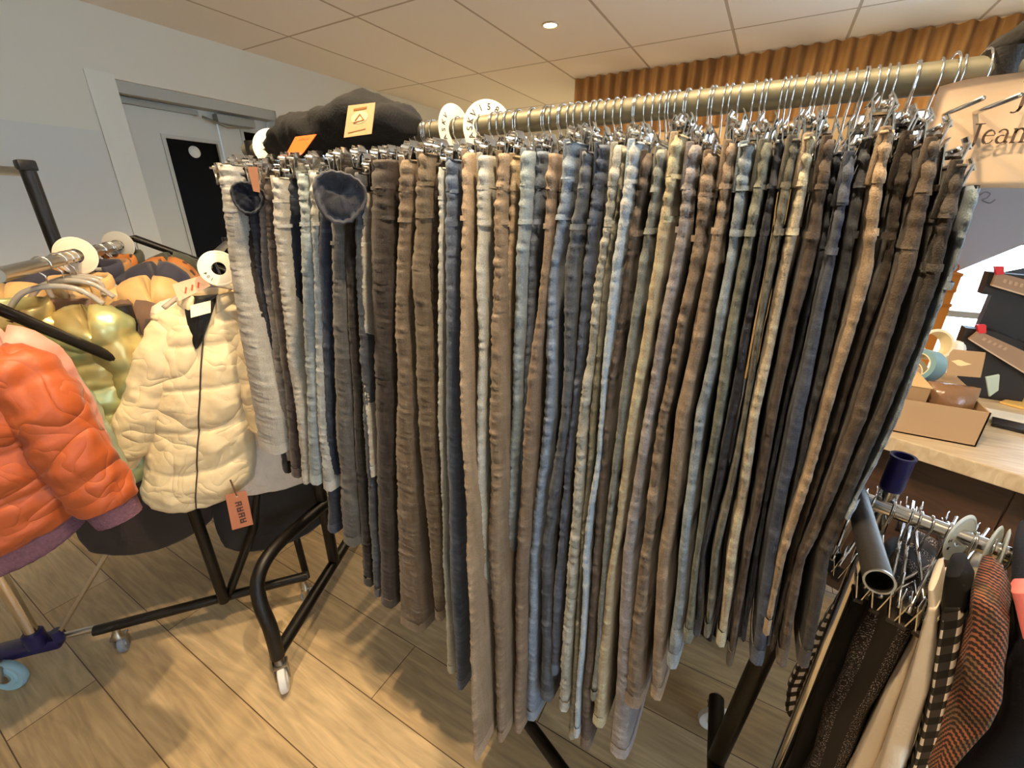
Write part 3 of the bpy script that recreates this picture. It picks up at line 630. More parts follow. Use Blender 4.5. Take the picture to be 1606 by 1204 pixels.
# ------------------------------------------------------------------ size discs on rails
def text_mesh(s, size, m, M, parent, nm='printed_text', th=.0004):
    cu = bpy.data.curves.new(nm, 'FONT'); cu.body = s; cu.size = size; cu.align_x = 'CENTER'; cu.align_y = 'CENTER'; cu.extrude = th
    tmp = bpy.data.objects.new(nm, cu); C.objects.link(tmp); dg = bpy.context.evaluated_depsgraph_get(); me = bpy.data.meshes.new_from_object(tmp.evaluated_get(dg)); bpy.data.objects.remove(tmp)
    me.transform(M); return link(nm, me, m, parent, False)
def size_disc(lab, c, axis, R, hole, txt, tsz, m=None, group='round size dividers', rad=.62):
    axis = V(axis).normalized(); c = V(c)
    t = thing('size_disc', lab, 'size divider', c, group)
    bm = bmesh.new(); lathe(bm, [(hole, -.001), (R - .002, -.001), (R, 0), (R - .002, .001), (hole, .001), (hole, -.001)], c, axis, 48, False)
    finish(bm, 'disc', m or DISC_M, t, True, 40)
    bm = bmesh.new(); lathe(bm, [(R - .006, .001), (R - .0045, .0016), (R - .003, .001)], c, axis, 48, False); lathe(bm, [(R - .006, -.001), (R - .0045, -.0016), (R - .003, -.001)], c, axis, 48, False)
    finish(bm, 'rim_ring', m or DISC_M, t)
    zz = axis if axis.dot(O - c) > 0 else -axis; yy = (V((0, 0, 1)) - zz * zz.z).normalized(); xx = yy.cross(zz); rm = (R + hole) / 2 + .001
    for s, a0, adv in txt:
        a = math.radians(a0)
        for ch in s:
            if ch != ' ':
                u = xx * math.cos(a) + yy * math.sin(a); w = u; v = zz.cross(w) * -1
                M = Matrix.Translation(c + u * rm + zz * .0014) @ Matrix((v, w, zz)).transposed().to_4x4()
                text_mesh(ch, tsz, INK, M, t)
            a -= math.radians(adv)
    return t
p = ay(765, 195, YR); size_disc('round cream size divider facing out on the jeans rail', (p.x, YR, ZR - .004), (.62, -.75, .05), .046, .019, [('ASKV', 205, 22), ('158', 112, 26)], .015)
p = ay(714, 203, YR); size_disc('thin edge-on cream size divider on the jeans rail', (p.x, YR, ZR - .004), (.985, -.1, .05), .046, .019, [('ASKV', 205, 22)], .013)
p = ay(424, 228, YR - .02); size_disc('round cream size divider before the black folded trousers', (p.x, YR, ZR - .002), (.55, -.8, .05), .046, .019, [('140', 210, 24), ('AS', 70, 22)], .012)
p = ay(450, 224, YR + .02); size_disc('cream size divider half hidden behind the black folded trousers', (p.x - .03, YR, ZR - .002), (.8, -.55, .05), .046, .019, [], .012)

# ------------------------------------------------------------------ black trousers lying over the hangers
def cloth_pile(name, lab, cat, top, bot, yv, dep, m, seed):
    xs = [q[0] for q in top]; bm = bmesh.new(); rings = []; NX = 60
    for i in range(NX + 1):
        x = lerp(xs[0], xs[-1], i / NX); yt_ = interp(top, x); yb_ = interp(bot, x)
        a = ay(x, yt_, yv); b = ay(x, yb_, yv - .02); hz = max(.004, (a.z - b.z) / 2); zc = (a.z + b.z) / 2; k = math.sin(PI * min(1, max(0, i / NX)) ) ** .35 + .02
        ring = []
        for j in range(26):
            th = 2 * PI * j / 26; c, s = math.cos(th), math.sin(th)
            q = V(((a.x + b.x) / 2, yv + dep * .5 * k * math.copysign(abs(c) ** .8, c), zc + hz * math.copysign(abs(s) ** .85, s)))
            d = .010 * nz(q.x * 16 + seed, q.y * 14, q.z * 30) + .006 * (1 - 2.4 * abs(nz(q.x * 26, q.y * 22 + seed, q.z * 30))) + .003 * nz(q.x * 40, q.y * 30, q.z * 60 + seed)
            q += V((0, c * d, s * d)); ring.append(bm.verts.new(q))
        rings.append(ring)
    skin(bm, rings, True); bm.faces.new(rings[0]); bm.faces.new(rings[-1])
    return finish(bm, name, m, None)
BLACKCLOTH = mat('black_cotton', '#070606', .95, 0, .4, 260, .25, 14)
bp_ = cloth_pile('folded_trousers', '', '', [(432, 238), (450, 214), (470, 196), (490, 183), (520, 179), (545, 172), (560, 165), (592, 152), (610, 160), (628, 172), (641, 192)], [(432, 246), (500, 243), (570, 232), (610, 222), (641, 200)], .735, .19, BLACKCLOTH, 3.0)
tag(bp_, 'folded black trousers lying across the hangers on the jeans rack', 'trousers')
def card(name, lab, cat, quad, yv, m, th=.0012, lift=None):
    """a flat card through four corner points; returns object and its frame"""
    P = [V(q) for q in quad]; n = (P[1] - P[0]).cross(P[3] - P[0]).normalized()
    if n.dot(O - P[0]) < 0: n = -n
    bm = bmesh.new(); f = [bm.verts.new(q + n * th) for q in P]; b = [bm.verts.new(q) for q in P]
    bm.faces.new(f); bm.faces.new(b[::-1])
    for k in range(4): bm.faces.new((b[k], b[(k + 1) % 4], f[(k + 1) % 4], f[k]))
    o = finish(bm, name, m, None, False)
    if lab: tag(o, lab, cat)
    return o, P, n
def on_card(P, u, v, n, h): 
    a = P[0].lerp(P[1], u); b = P[3].lerp(P[2], u); return a.lerp(b, v) + n * h
def patch(P, n, uvs, h, nm, m, parent, th=.0004):
    bm = bmesh.new(); f = [bm.verts.new(on_card(P, u, v, n, h + th)) for u, v in uvs]; b = [bm.verts.new(on_card(P, u, v, n, h)) for u, v in uvs]
    bm.faces.new(f); k = len(uvs)
    for i in range(k): bm.faces.new((b[i], b[(i + 1) % k], f[(i + 1) % k], f[i]))
    return finish(bm, nm, m, parent, False)
TAN_CARD = mat('tan_card', '#bd9c74', .6, 0, .1, 200); TAN_DK = mat('tan_card_dark_print', '#8a5a28', .7); TAN_LT = mat('tan_card_pale_print', '#d6bd96', .7)
o, P, n = card('swing_tag', 'tan brand card with a pale oval emblem on the black trousers', 'tag', [ay(547, 166, .625), ay(589, 161, .625), ay(583, 210, .618), ay(540, 216, .618)], .62, TAN_CARD)
patch(P, n, [(.24, .12), (.72, .10), (.72, .17), (.24, .19)], .0013, 'print_bar', TAN_DK, o)
patch(P, n, [(.5 + .31 * math.cos(k * PI / 10), .42 + .19 * math.sin(k * PI / 10)) for k in range(20)], .0013, 'emblem', TAN_LT, o)
for k, uv in enumerate(([(.34, .5), (.5, .3), (.53, .32), (.37, .52)], [(.5, .3), (.68, .5), (.66, .52), (.48, .32)], [(.3, .55), (.7, .5), (.7, .53), (.3, .58)])): patch(P, n, uv, .0018, 'emblem_stroke', TAN_DK, o)
patch(P, n, [(.14, .86), (.78, .80), (.78, .825), (.14, .885)], .0013, 'print_bar', TAN_DK, o)
OR_CARD = mat('orange_card', '#d8601f', .55)
o, P, n = card('price_ticket', 'bright orange price ticket stuck on the black folded trousers', 'tag', [ay(464, 215, .63), ay(497, 211, .63), ay(476, 240, .612), ay(449, 243, .612)], .62, OR_CARD)
for k in range(4): patch(P, n, [(.3 + k * .13, .16), (.38 + k * .13, .155), (.37 + k * .13, .26), (.29 + k * .13, .265)], .0013, 'printed_digit', mat('orange_ink', '#b3541c', .7), o)
o, P, n = card('kraft_tag', 'brown kraft swing tag hanging from the plum brown jeans', 'tag', [ay(389, 262, .57), ay(404, 262, .57), ay(408, 302, .555), ay(398, 300, .555)], .56, mat('kraft_tag_card', '#7d5540', .8), .001)

# ------------------------------------------------------------------ the paper sign
PAPER = mat('peach_paper', '#f0d2ae', .75)
YS = YR - RR - .003
tl = ay(1471, 137, YS); bl = ay(1508, 291, YS); tr_ = ay(1606, 84, YS)
x0, x1 = tl.x, tl.x + .30; zt_ = lambda x: tl.z + (x - tl.x) * .10; zb_ = lambda x: bl.z - .004
t = thing('paper_sign', 'peach paper sign lettered Jeans taped to the end of the rail', 'sign', (x0, YS, tl.z))
bm = bmesh.new(); rows = []; NXs, NZs = 30, 14
for i in range(NXs + 1):
    row = []
    for j in range(NZs + 1):
        x = lerp(x0, x1, i / NXs); z = lerp(zt_(x), zb_(x), j / NZs)
        if j == 0: z += .004 * nz(x * 22, 0, 0)
        if j == NZs: z += .0015 * nz(x * 22, 5, 0)
        y = YS - .003 - .004 * abs(nz(x * 16, z * 14, 2)) - .006 * max(0, 1 - abs(z - ZR) / .02) - .004 * (j / NZs)
        row.append(bm.verts.new((x, y, z)))
    rows.append(row)
skin(bm, rows, False); bmesh.ops.solidify(bm, geom=bm.faces[:], thickness=.0005)
pap = finish(bm, 'paper', PAPER, t)
LET = mat('brown_print', '#5d4636', .8)
def stroke(bm, pts, w, y):
    pts = [V(q) for q in pts]
    for i, (a, b) in enumerate(zip(pts, pts[1:])):
        d = (b - a); L = d.length
        if L < 1e-6: continue
        wi = w[i] if isinstance(w, list) else w
        R = Matrix((d.normalized(), V((0, 1, 0)), d.normalized().cross(V((0, 1, 0))))).transposed()
        box(bm, (a + b) / 2, (L + wi * .25, .0004, wi), R)
def letters(word, x, z, h, y, parent):
    xs = x
    for ch in word:
        bm = bmesh.new(); P2 = lambda u, v: V((xs + u * h, y, z + v * h)); T, N_ = .13 * h, .055 * h
        arc = lambda cx, cy, rx, ry, a0, a1, k=14: [P2(cx + rx * math.cos(math.radians(lerp(a0, a1, i / k))), cy + ry * math.sin(math.radians(lerp(a0, a1, i / k)))) for i in range(k + 1)]
        if ch == 'J':
            stroke(bm, [P2(.28, 1), P2(.28, .05)], T, y); stroke(bm, [P2(.08, 1), P2(.48, 1)], N_, y)
            stroke(bm, arc(.10, .05, .18, .22, 0, -120), [T * .8] * 6 + [N_] * 9, y); adv = .55
        elif ch == 'e':
            stroke(bm, arc(.26, .33, .22, .33, 20, 330), [N_] * 3 + [T * .9] * 7 + [N_] * 5, y); stroke(bm, [P2(.06, .40), P2(.46, .40)], N_, y); adv = .56
        elif ch == 'a':
            stroke(bm, arc(.22, .46, .18, .2, 160, 0), N_ * 1.3, y); stroke(bm, [P2(.40, .46), P2(.40, .06), P2(.5, .0)], T * .9, y); stroke(bm, arc(.22, .19, .18, .19, 60, 330), [N_] * 4 + [T * .8] * 6 + [N_] * 5, y); adv = .58
        elif ch == 'n':
            stroke(bm, [P2(.12, .66), P2(.12, 0)], T, y); stroke(bm, [P2(.02, .66), P2(.12, .66)], N_, y)
            stroke(bm, arc(.30, .42, .18, .24, 170, 0), N_ * 1.6, y); stroke(bm, [P2(.48, .42), P2(.48, 0)], T, y)
            stroke(bm, [P2(.02, 0), P2(.22, 0)], N_, y); stroke(bm, [P2(.38, 0), P2(.60, 0)], N_, y); adv = .66
        elif ch == 's':
            stroke(bm, arc(.2, .49, .15, .17, 30, 250), [N_] * 4 + [T * .7] * 11, y); stroke(bm, arc(.2, .17, .16, .17, 70, -150), [T * .7] * 8 + [N_] * 7, y); adv = .44
        finish(bm, 'printed_letter', LET, parent, False); xs += adv * h
a = ay(1516, 227, YS - .012); letters('Jeans', a.x, a.z, .0200, YS - .0125, t)
a = ay(1584, 171, YS - .012); letters('J', a.x, a.z, .024, YS - .0155, t)
for px, py in ((1492, 108), (1540, 104)):
    q = ay(px, py, YR)
    wire_hanger('empty chrome hanger hooked over the paper sign', 'hooks over the sign', q.x, 1.505, .66, .93, .10, (YR, ZR, RR + .004), clips=(False, False))
# dark cloth lying on the rail above the sign
dk = cloth_pile('folded_garment', '', '', [(1556, 70), (1566, 58), (1585, 49), (1610, 42), (1660, 36), (1720, 40)], [(1556, 78), (1580, 84), (1606, 80), (1660, 72), (1720, 66)], .80, .10, mat('charcoal_knit', '#171411', .95, 0, .6, 120, .3, 20), 8.0)
tag(dk, 'dark folded garment lying on the rail above the paper sign', 'clothing')
# ================================================================== THE COAT RACKS AT THE WEST SIDE
RD = V((-.853, .522, 0)); RU = V((.522, .853, 0)); N1 = V((.853, -.522, 0))
R0 = V((-1.30, .245, 1.28)); R1 = V((-1.215, .565, 1.265))
FM = V((-1.47, .425, .12)); FDIR = V((.62, .785, 0)).normalized()
cr = thing('coat_rack', 'black steel coat rack on small casters under the puffer jackets', 'clothes rack', (FM.x, FM.y, 0))
bm = bmesh.new(); tube(bm, [R0 - RD * .02, R0 + RD * 1.02], .0145, 16); finish(bm, 'rail', CHROME_SOFT, cr, True, 40)
bm = bmesh.new(); tube(bm, [V((-1.672, .185, .125)), V((-1.275, .682, .125))], .0165, 12); finish(bm, 'foot', BLACK_METAL, cr, True, 50)
bm = bmesh.new(); tube(bm, [V((-1.426, .462, .125)), V((-1.423, .456, 1.0)), V((-1.423, .456, 1.17))], .017, 12); finish(bm, 'post', BLACK_METAL, cr, True, 50)
bm = bmesh.new(); tube(bm, [V((-1.437, .483, .13)), V((-1.395, .60, .36)), V((-1.37, .67, .62))], .015, 12); finish(bm, 'brace', BLACK_METAL, cr, True, 50)
a = ax(-40, 468, -1.385); b = ax(225, 581, -1.385)
bm = bmesh.new(); tube(bm, [a, b], .0125, 12); finish(bm, 'sloping_arm', BLACK_METAL, cr, True, 50)
fe = R0 + RD * 1.02
bm = bmesh.new(); tube(bm, [V((fe.x, fe.y, .1)), V((fe.x, fe.y, 1.30)), V((fe.x, fe.y, 1.30)) + RU * .02 + V((0, 0, -.005)), V((fe.x, fe.y, 1.30)) + RU * .40 + V((0, 0, -.20))], .014, 12); finish(bm, 'far_frame', BLACK_METAL, cr, True, 50)
caster(cr, (-1.645, .225, 0), .11, .034, RUBBER_GREY, 2.6); caster(cr, (-1.285, .668, 0), .11, .034, RUBBER_GREY, .6)
# the chrome rack with navy plastic foot
c2 = thing('chrome_rack', 'chrome tube rack with navy plastic foot and pale blue caster', 'clothes rack', (-1.80, .07, 0))
bm = bmesh.new(); tube(bm, [V((-1.765, .078, .14)), V((-1.765, .078, 1.20))], .0165, 16); finish(bm, 'post', CHROME, c2, True, 40)
bm = bmesh.new(); tube(bm, [V((-1.80, .07, .115)), V((-1.655, .235, .115))], .011, 12); finish(bm, 'foot_bar', CHROME_SOFT, c2, True, 40)
dg_ = ax(215, 790, -1.60)
bm = bmesh.new(); tube(bm, [V((-1.725, .12, .15)), dg_, dg_ + (dg_ - V((-1.725, .12, .15))) * .5], .0062, 10); finish(bm, 'diagonal_brace', CHROME_SOFT, c2, True, 40)
bm = bmesh.new(); box(bm, (-1.80, .062, .112), (.17, .052, .042), Matrix.Rotation(.86, 3, 'Z'), .012); lathe(bm, [(.026, 0), (.026, .05), (.021, .055)], (-1.765, .078, .125), n=20); lathe(bm, [(.014, 0), (.014, .04)], (-1.727, .118, .125), n=14)
finish(bm, 'foot_joint', NAVY_PL, c2, True, 40)
bm = bmesh.new(); wc = az(12, 1058, .052); ad = V((.55, -.83, .05)).normalized()
lathe(bm, [(.018, -.011), (.033, -.012), (.036, -.008), (.052, -.011), (.055, -.006), (.055, .006), (.052, .011), (.036, .008), (.033, .012), (.018, .011), (.018, -.011)], wc, ad, 32, False); finish(bm, 'caster_wheel', RUBBER_BLUE, c2, True, 40)
bm = bmesh.new(); lathe(bm, [(.001, -.016), (.019, -.016), (.019, .016), (.001, .016)], wc, ad, 20); tube(bm, [wc + ad * .02, wc + ad * .02 + V((0, .01, .045)), V((-1.835, .02, .105))], .008, 8); finish(bm, 'caster_hub', CHROME_SOFT, c2, True, 40)
# second rail that carries the cream jacket
c3 = thing('coat_rail', 'chrome rail behind the jeans carrying the cream puffer jacket', 'clothes rack', (R1.x, R1.y, 0))
bm = bmesh.new(); tube(bm, [R1 + RD * .03, R1 + RD * 1.0], .0125, 14); finish(bm, 'rail', CHROME_SOFT, c3, True, 40)
q = R1 + RD * .97
bm = bmesh.new(); tube(bm, [V((q.x, q.y, .02)), V((q.x, q.y, 1.29))], .0145, 12); finish(bm, 'post', BLACK_METAL, c3, True, 40)
q = R1 + RD * .22
bm = bmesh.new(); tube(bm, [V((q.x, q.y, 1.262)), V((q.x + .02, q.y + .03, 1.0)), V((q.x + .03, q.y + .05, .02))], .0125, 12); finish(bm, 'post', BLACK_METAL, c3, True, 40)
# far rack
c4 = thing('wall_rack', 'black post of a farther rack with chrome rail before the white wall', 'clothes rack', (-2.3, .6, 0))
bm = bmesh.new(); tube(bm, [V((-2.3, .6, .0)), V((-2.3, .6, 1.545))], .022, 14); box(bm, (-2.3, .6, 1.54), (.05, .05, .035), None, .008); finish(bm, 'post', BLACK_METAL, c4, True, 50)
a = ax(-30, 265, -2.34)
bm = bmesh.new(); tube(bm, [V((-2.31, .59, 1.52)), V((-2.62, .40, 1.535))], .0155, 14); finish(bm, 'rail', CHROME_SOFT, c4, True, 40)

# ------------------------------------------------------------------ jackets
def jacket(name, label, neck, u, m, tilt=0.0, W=.34, L=.50, T=.12, nb=8, sleeve=((.16, .0, .055), (.20, .01, .24), (.205, .02, .42)), sr=(.072, .06, .052), baffle=.16, wr=.006, seed=1.0, cuffm=None, liningm=None, zipm=None, collar=True, hemm=None, sides=(-1, 1), group=None, sbaf=7, hem_bow=.05, flare=1.0):
    u = V(u).normalized(); n = V((u.y, -u.x, 0)); up = V((0, 0, 1))
    ct, st = math.cos(tilt), math.sin(tilt)
    A = u * 1.0; D = -u * st - up * ct
    neck = V(neck)
    def P(a, b, c): return neck + A * a + n * b + D * c
    t = thing(name, label, 'jacket', neck, group)
    halfw = [(0, .058), (.03, .075), (.07, .12), (.13, .47 * W), (.22, .5 * W), (.6, .51 * W), (.93, .54 * W), (1, .52 * W)]
    thick = [(0, .035), (.06, .04), (.15, .38 * T), (.4, .5 * T), (.93, .5 * T), (1, .44 * T)]
    NV, NU = 100, 64; bm = bmesh.new(); rings = []; front = []
    for i in range(NV + 1):
        v = i / NV; hw = interp(halfw, v) * lerp(1, flare, v); th = interp(thick, v); ph = abs(math.sin(PI * nb * v)) if nb else 1
        bf = (ph ** .55 - .62) * baffle * (1 if v > .1 else .3)
        ring = []
        for k in range(NU):
            a = 2 * PI * k / NU; c, s = math.cos(a), math.sin(a)
            x = hw * math.copysign(abs(c) ** .75, c); y = th * (1 + bf) * math.copysign(abs(s) ** .85, s)
            z = v * L + hem_bow * v * v * (1 - (x / (hw + 1e-6)) ** 2)
            # creases: folded ridges of noise running across the quilting
            q = P(x, y, z); e1 = nz(q.x * 10 + seed, q.y * 10, q.z * 13); e2 = 1 - abs(nz(q.x * 19, q.y * 19 + seed, q.z * 11)) * 2.2; e3 = nz(q.x * 46, q.y * 46, q.z * 60 + seed)
            e4 = 1 - abs(nz(q.x * 34 + seed, q.y * 34, q.z * 22)) * 2.4
            d = wr * (.9 * e1 + .6 * max(-1, e2) + .45 * max(-1, e4) + .25 * e3) * min(1, v * 6)
            zipd = -.010 * math.exp(-(x / .012) ** 2) if (zipm is not None and s > 0) else 0
            q = P(x + c * d, y + s * d + zipd, z); ring.append(bm.verts.new(q))
            if k == NU // 4: front.append(q + n * .004)
        rings.append(ring)
    skin(bm, rings, True); bm.faces.new(rings[-1])
    finish(bm, 'body', m, t)
    if zipm is not None:
        bm = bmesh.new(); tube(bm, front[6:-1], .002, 6); finish(bm, 'zipper', zipm, t)
    if liningm is not None:
        bm = bmesh.new(); rr = []
        for r_, h in ((.92, .012), (.6, .045), (.2, .07), (.02, .075)):
            rr.append([bm.verts.new(P(.058 * r_ * math.cos(2 * PI * k / 24), .036 * r_ * math.sin(2 * PI * k / 24), h + .004 * nz(k * .7, r_ * 5, seed))) for k in range(24)])
        skin(bm, rr, True); bm.faces.new(rr[-1]); finish(bm, 'lining', liningm, t)
    if collar:
        bm = bmesh.new(); NK = 48; rr = []
        for r_, h in ((.96, .022), (1.05, .012), (1.11, -.006), (1.08, -.022), (1.00, -.029), (.92, -.022), (.88, -.006), (.89, .015)):
            ring = []
            for k in range(NK + 1):
                a = lerp(PI * .5 + .38, PI * 2.5 - .38, k / NK); op = 1 + .12 * max(0, math.sin(a)); 
                ring.append(bm.verts.new(P(.062 * r_ * op * math.cos(a), .042 * r_ * op * math.sin(a), h + .018 * max(0, math.sin(a)) + .003 * nz(k * .4, r_ * 6, seed))))
            rr.append(ring)
        rr.append(rr[0]); skin(bm, rr, False); bm.faces.new([x[0] for x in rr[:-1]]); bm.faces.new([x[-1] for x in rr[:-1]]); finish(bm, 'collar', m, t)
    for sd in sides:
        path = smoothpath([P(sd * (sleeve[0][0] - .085), sleeve[0][1], sleeve[0][2] + .045)] + [P(sd * a, b, c) for a, b, c in sleeve], 22); NP = len(path)
        bm = bmesh.new(); Tn, _ = frames(path); rr = []; NS = 36
        for i, p in enumerate(path):
            f = i / (NP - 1); r_ = interp([(0, sr[0] * .45), (.16, sr[0]), (.5, sr[1]), (1, sr[2])], f) * (1 + baffle * .7 * (abs(math.sin(PI * sbaf * f)) ** .55 - .62)) if sbaf else interp([(0, sr[0] * .45), (.16, sr[0]), (.5, sr[1]), (1, sr[2])], f)
            X1 = (A - Tn[i] * A.dot(Tn[i])).normalized(); X2 = Tn[i].cross(X1); ring = []
            for k in range(NS):
                a = 2 * PI * k / NS; dv = X1 * math.cos(a) + X2 * math.sin(a) * .86; q = p + dv * r_
                e1 = nz(q.x * 11 + seed, q.y * 11, q.z * 15 + 9); e2 = 1 - abs(nz(q.x * 22, q.y * 22 + seed, q.z * 15)) * 2.2; e3 = nz(q.x * 50, q.y * 50, q.z * 60)
                e4 = 1 - abs(nz(q.x * 36 + seed, q.y * 36, q.z * 26)) * 2.4; ring.append(bm.verts.new(q + dv * wr * (.9 * e1 + .7 * max(-1, e2) + .5 * max(-1, e4) + .25 * e3)))
            rr.append(ring)
        skin(bm, rr, True); bm.faces.new(rr[0]); bm.faces.new(rr[-1]); so = finish(bm, 'sleeve', m, t)
        if cuffm is not None:
            bm = bmesh.new(); e = path[-1]; dr = Tn[-1]; rr = []
            for j in range(7):
                f = j / 6; ring = []
                for k in range(NS):
                    a = 2 * PI * k / NS; X1 = (A - dr * A.dot(dr)).normalized(); X2 = dr.cross(X1)
                    r_ = sr[2] * (.93 - .1 * f + .03 * math.sin(k * PI) * 1) + .0018 * (k % 2); ring.append(bm.verts.new(e + dr * (f * .042 - .004) + (X1 * math.cos(a) + X2 * .85 * math.sin(a)) * r_))
                rr.append(ring)
            skin(bm, rr, True); finish(bm, 'cuff', cuffm, so)
    if hemm is not None:
        bm = bmesh.new(); rr = []; NH = 96
        for j in range(7):
            f = j / 6; ring = []
            for k in range(NH):
                a = 2 * PI * k / NH; c, s = math.cos(a), math.sin(a); x = (.5 * W + .002 * (k % 2)) * math.copysign(abs(c) ** .75, c); y = (.44 * T + .0025 * (k % 2)) * math.copysign(abs(s) ** .85, s)
                ring.append(bm.verts.new(P(x, y, L - .006 + f * .045 + hem_bow * (1 - (x / (.52 * W)) ** 2))))
            rr.append(ring)
        skin(bm, rr, True); bm.faces.new(rr[-1]); finish(bm, 'hem_band', hemm, t)
    return t, P
def nylon(name, col, rough=.55, sheen=.1): return mat(name, col, rough, 0, .25, 55, .06, 9, sheen=sheen)
ORANGE = wrinkle(nylon('orange_nylon', '#a54a18')); CREAM = wrinkle(nylon('cream_nylon', '#d9c49a')); TANQ = nylon('tan_nylon', '#bb9660'); NAVYN = nylon('navy_cloth', '#262433', .8); GREENK = nylon('dark_olive_cloth', '#3a3c30', .9)
PINK = nylon('pink_nylon', '#d68f80'); FOIL = foil_mat('gold_foil_nylon'); LEO = leopard_mat('leopard_plush'); KNIT = mat('plum_knit', '#6d4a56', .95, 0, .8, 190, .5, 140); BLKL = mat('black_lining', '#131110', .7); FLUFF = mat('pale_fleece', '#e6d3bd', .95, 0, 1.0, 90, .15, 30); BROWNQ = nylon('brown_cloth', '#5c4230', .8)
ZIP_D = mat('dark_zipper', '#4a4038', .4, .5); SILV = mat('silver_foil_lining', '#a9b7a6', .3, .6)
def on(t, r=R0): return r + RD * t
def hang(t, r=R0, rr=.0145, label='', y=.13, grp=None):
    """a plain coat hanger over the rail: hook and shoulder bar"""
    p = on(t, r); h = thing('coat_hanger', label, 'hanger', p, grp)
    pts = [p + RU * (rr + .003) * math.cos(math.radians(a)) + V((0, 0, (rr + .003) * math.sin(math.radians(a)))) for a in range(-30, 211, 20)]
    pts += [p + V((0, 0, -rr - .012)), p + V((0, 0, -.052))]
    bm = bmesh.new(); tube(bm, pts, .0017, 6); finish(bm, 'hook', CHROME, h)
    bm = bmesh.new(); tube(bm, smoothpath([p + RU * -y + V((0, 0, -.10)), p + RU * -.05 + V((0, 0, -.062)), p + V((0, 0, -.050)), p + RU * .05 + V((0, 0, -.062)), p + RU * y + V((0, 0, -.10))], 5), .0065, 10); finish(bm, 'shoulder_bar', mat('clear_plastic', '#cfcac0', .15, 0, trans=.6), h)
    return h
def hung(t, name, label, m, dz=.085, r=R0, shift=0.0, **k):
    p = on(t, r) + V((0, 0, -dz)) + RU * shift; return jacket(name, label, p, RU, m, **k)
hung(.19, 'puffer_jacket', 'metallic gold green puffer jacket behind the black sloping arm', FOIL, dz=.105, shift=-.075, W=.31, L=.46, T=.10, nb=7, baffle=.22, wr=.007, seed=3, sleeve=((.14, .0, .055), (.175, .0, .22), (.19, .01, .40)), sr=(.06, .055, .048), liningm=BROWNQ, zipm=ZIP_D)
hung(.38, 'quilted_jacket', 'tan quilted jacket with stand collar between gold puffer and navy coat', TANQ, dz=.075, shift=.005, W=.37, L=.48, T=.10, nb=11, baffle=.16, wr=.003, seed=5, liningm=BROWNQ, zipm=ZIP_D)
hung(.29, 'padded_jacket', 'brown padded jacket squeezed between the gold puffer and tan quilted jacket', BROWNQ, dz=.13, shift=-.03, W=.28, L=.46, T=.07, nb=5, baffle=.1, seed=8)
hung(.54, 'coat', 'dark navy coat behind the tan quilted jacket', NAVYN, dz=.052, W=.37, L=.52, T=.09, nb=0, baffle=0, wr=.004, seed=6, sbaf=0)
hung(.63, 'cardigan', 'caramel cardigan just behind the navy coat', nylon('caramel_knit', '#946a3d', .9), dz=.058, W=.36, L=.46, T=.06, nb=0, baffle=0, wr=.004, seed=16, sbaf=0)
hung(.72, 'plush_jacket', 'brown leopard print plush jacket toward the far end of the rail', LEO, dz=.052, W=.37, L=.48, T=.09, nb=0, baffle=0, wr=.005, seed=7, sbaf=0)
hung(.84, 'coat', 'dark olive coat last on the rail before the black frame', GREENK, dz=.045, W=.36, L=.5, T=.09, nb=0, baffle=0, wr=.004, seed=9, sbaf=0)
SHADE_COATS = [(.24, 'dark brown long coat added for shade between gold puffer and brown padded jacket', '#2c211a', .72), (.48, 'black long coat added for shade between tan quilted jacket and navy coat', '#171515', .80), (.59, 'dark grey long coat added for shade between navy coat and caramel cardigan', '#2b2b2d', .80), (.78, 'dark plum long coat added for shade between leopard jacket and olive coat', '#2a1d22', .80), (.93, 'black long coat added for shade at the far end of the chrome coat rail', '#161414', .80)]  # extra coats added to keep the floor under this rail dark
for k, (t_, l_, c_, L_) in enumerate(SHADE_COATS): hung(t_, 'shade_coat', l_, nylon('dark_wool_%d' % k, c_, .9), dz=.15, W=.30, L=L_ - .05, T=.05, nb=0, baffle=0, wr=.003, seed=31 + k, sbaf=0, collar=False, sleeve=((.145, .0, .055), (.16, .0, .28), (.16, .0, .50)), sr=(.045, .042, .038), group='added shade coats on the chrome rail')
for t_, w_ in ((.19, 'metallic gold green puffer jacket'), (.29, 'brown padded jacket'), (.38, 'tan quilted jacket'), (.54, 'dark navy coat'), (.63, 'caramel cardigan'), (.72, 'leopard print jacket'), (.84, 'dark olive coat')):
    hang(t_, R0, .0145, 'clear plastic coat hanger carrying the %s' % w_, .085, 'coat hangers on the chrome rail')
for k in range(6):
    t_ = .34 + k * .1
    wire_c = hang(t_, R0, .0145, 'spare hanger hook crowded on the chrome coat rail', .052, 'spare coat hangers')
for k in range(8):  # mostly hidden coats, added to block lamp light from the floor
    t_ = .2 + k * .105; w_ = ['charcoal', 'dark brown', 'black', 'dark grey', 'dark plum', 'navy', 'deep green', 'coffee'][k]
    hung(t_, 'shade_coat', '%s long coat added for shade behind the jeans, %s from the cream jacket' % (w_, ['first', 'second', 'third', 'fourth', 'fifth', 'sixth', 'seventh', 'eighth'][k]), nylon('rail_wool_%d' % k, ['#26221f', '#2c211a', '#171515', '#2b2b2d', '#2a1d22', '#1d2130', '#1f2a22', '#33251c'][k], .9), dz=.13, r=R1, W=.32, L=.84, T=.06, nb=0, baffle=0, wr=.003, seed=51 + k, sbaf=0, collar=False, sleeve=((.14, .0, .055), (.155, .0, .28), (.155, .0, .50)), sr=(.045, .042, .038), group='added shade coats behind the jeans')
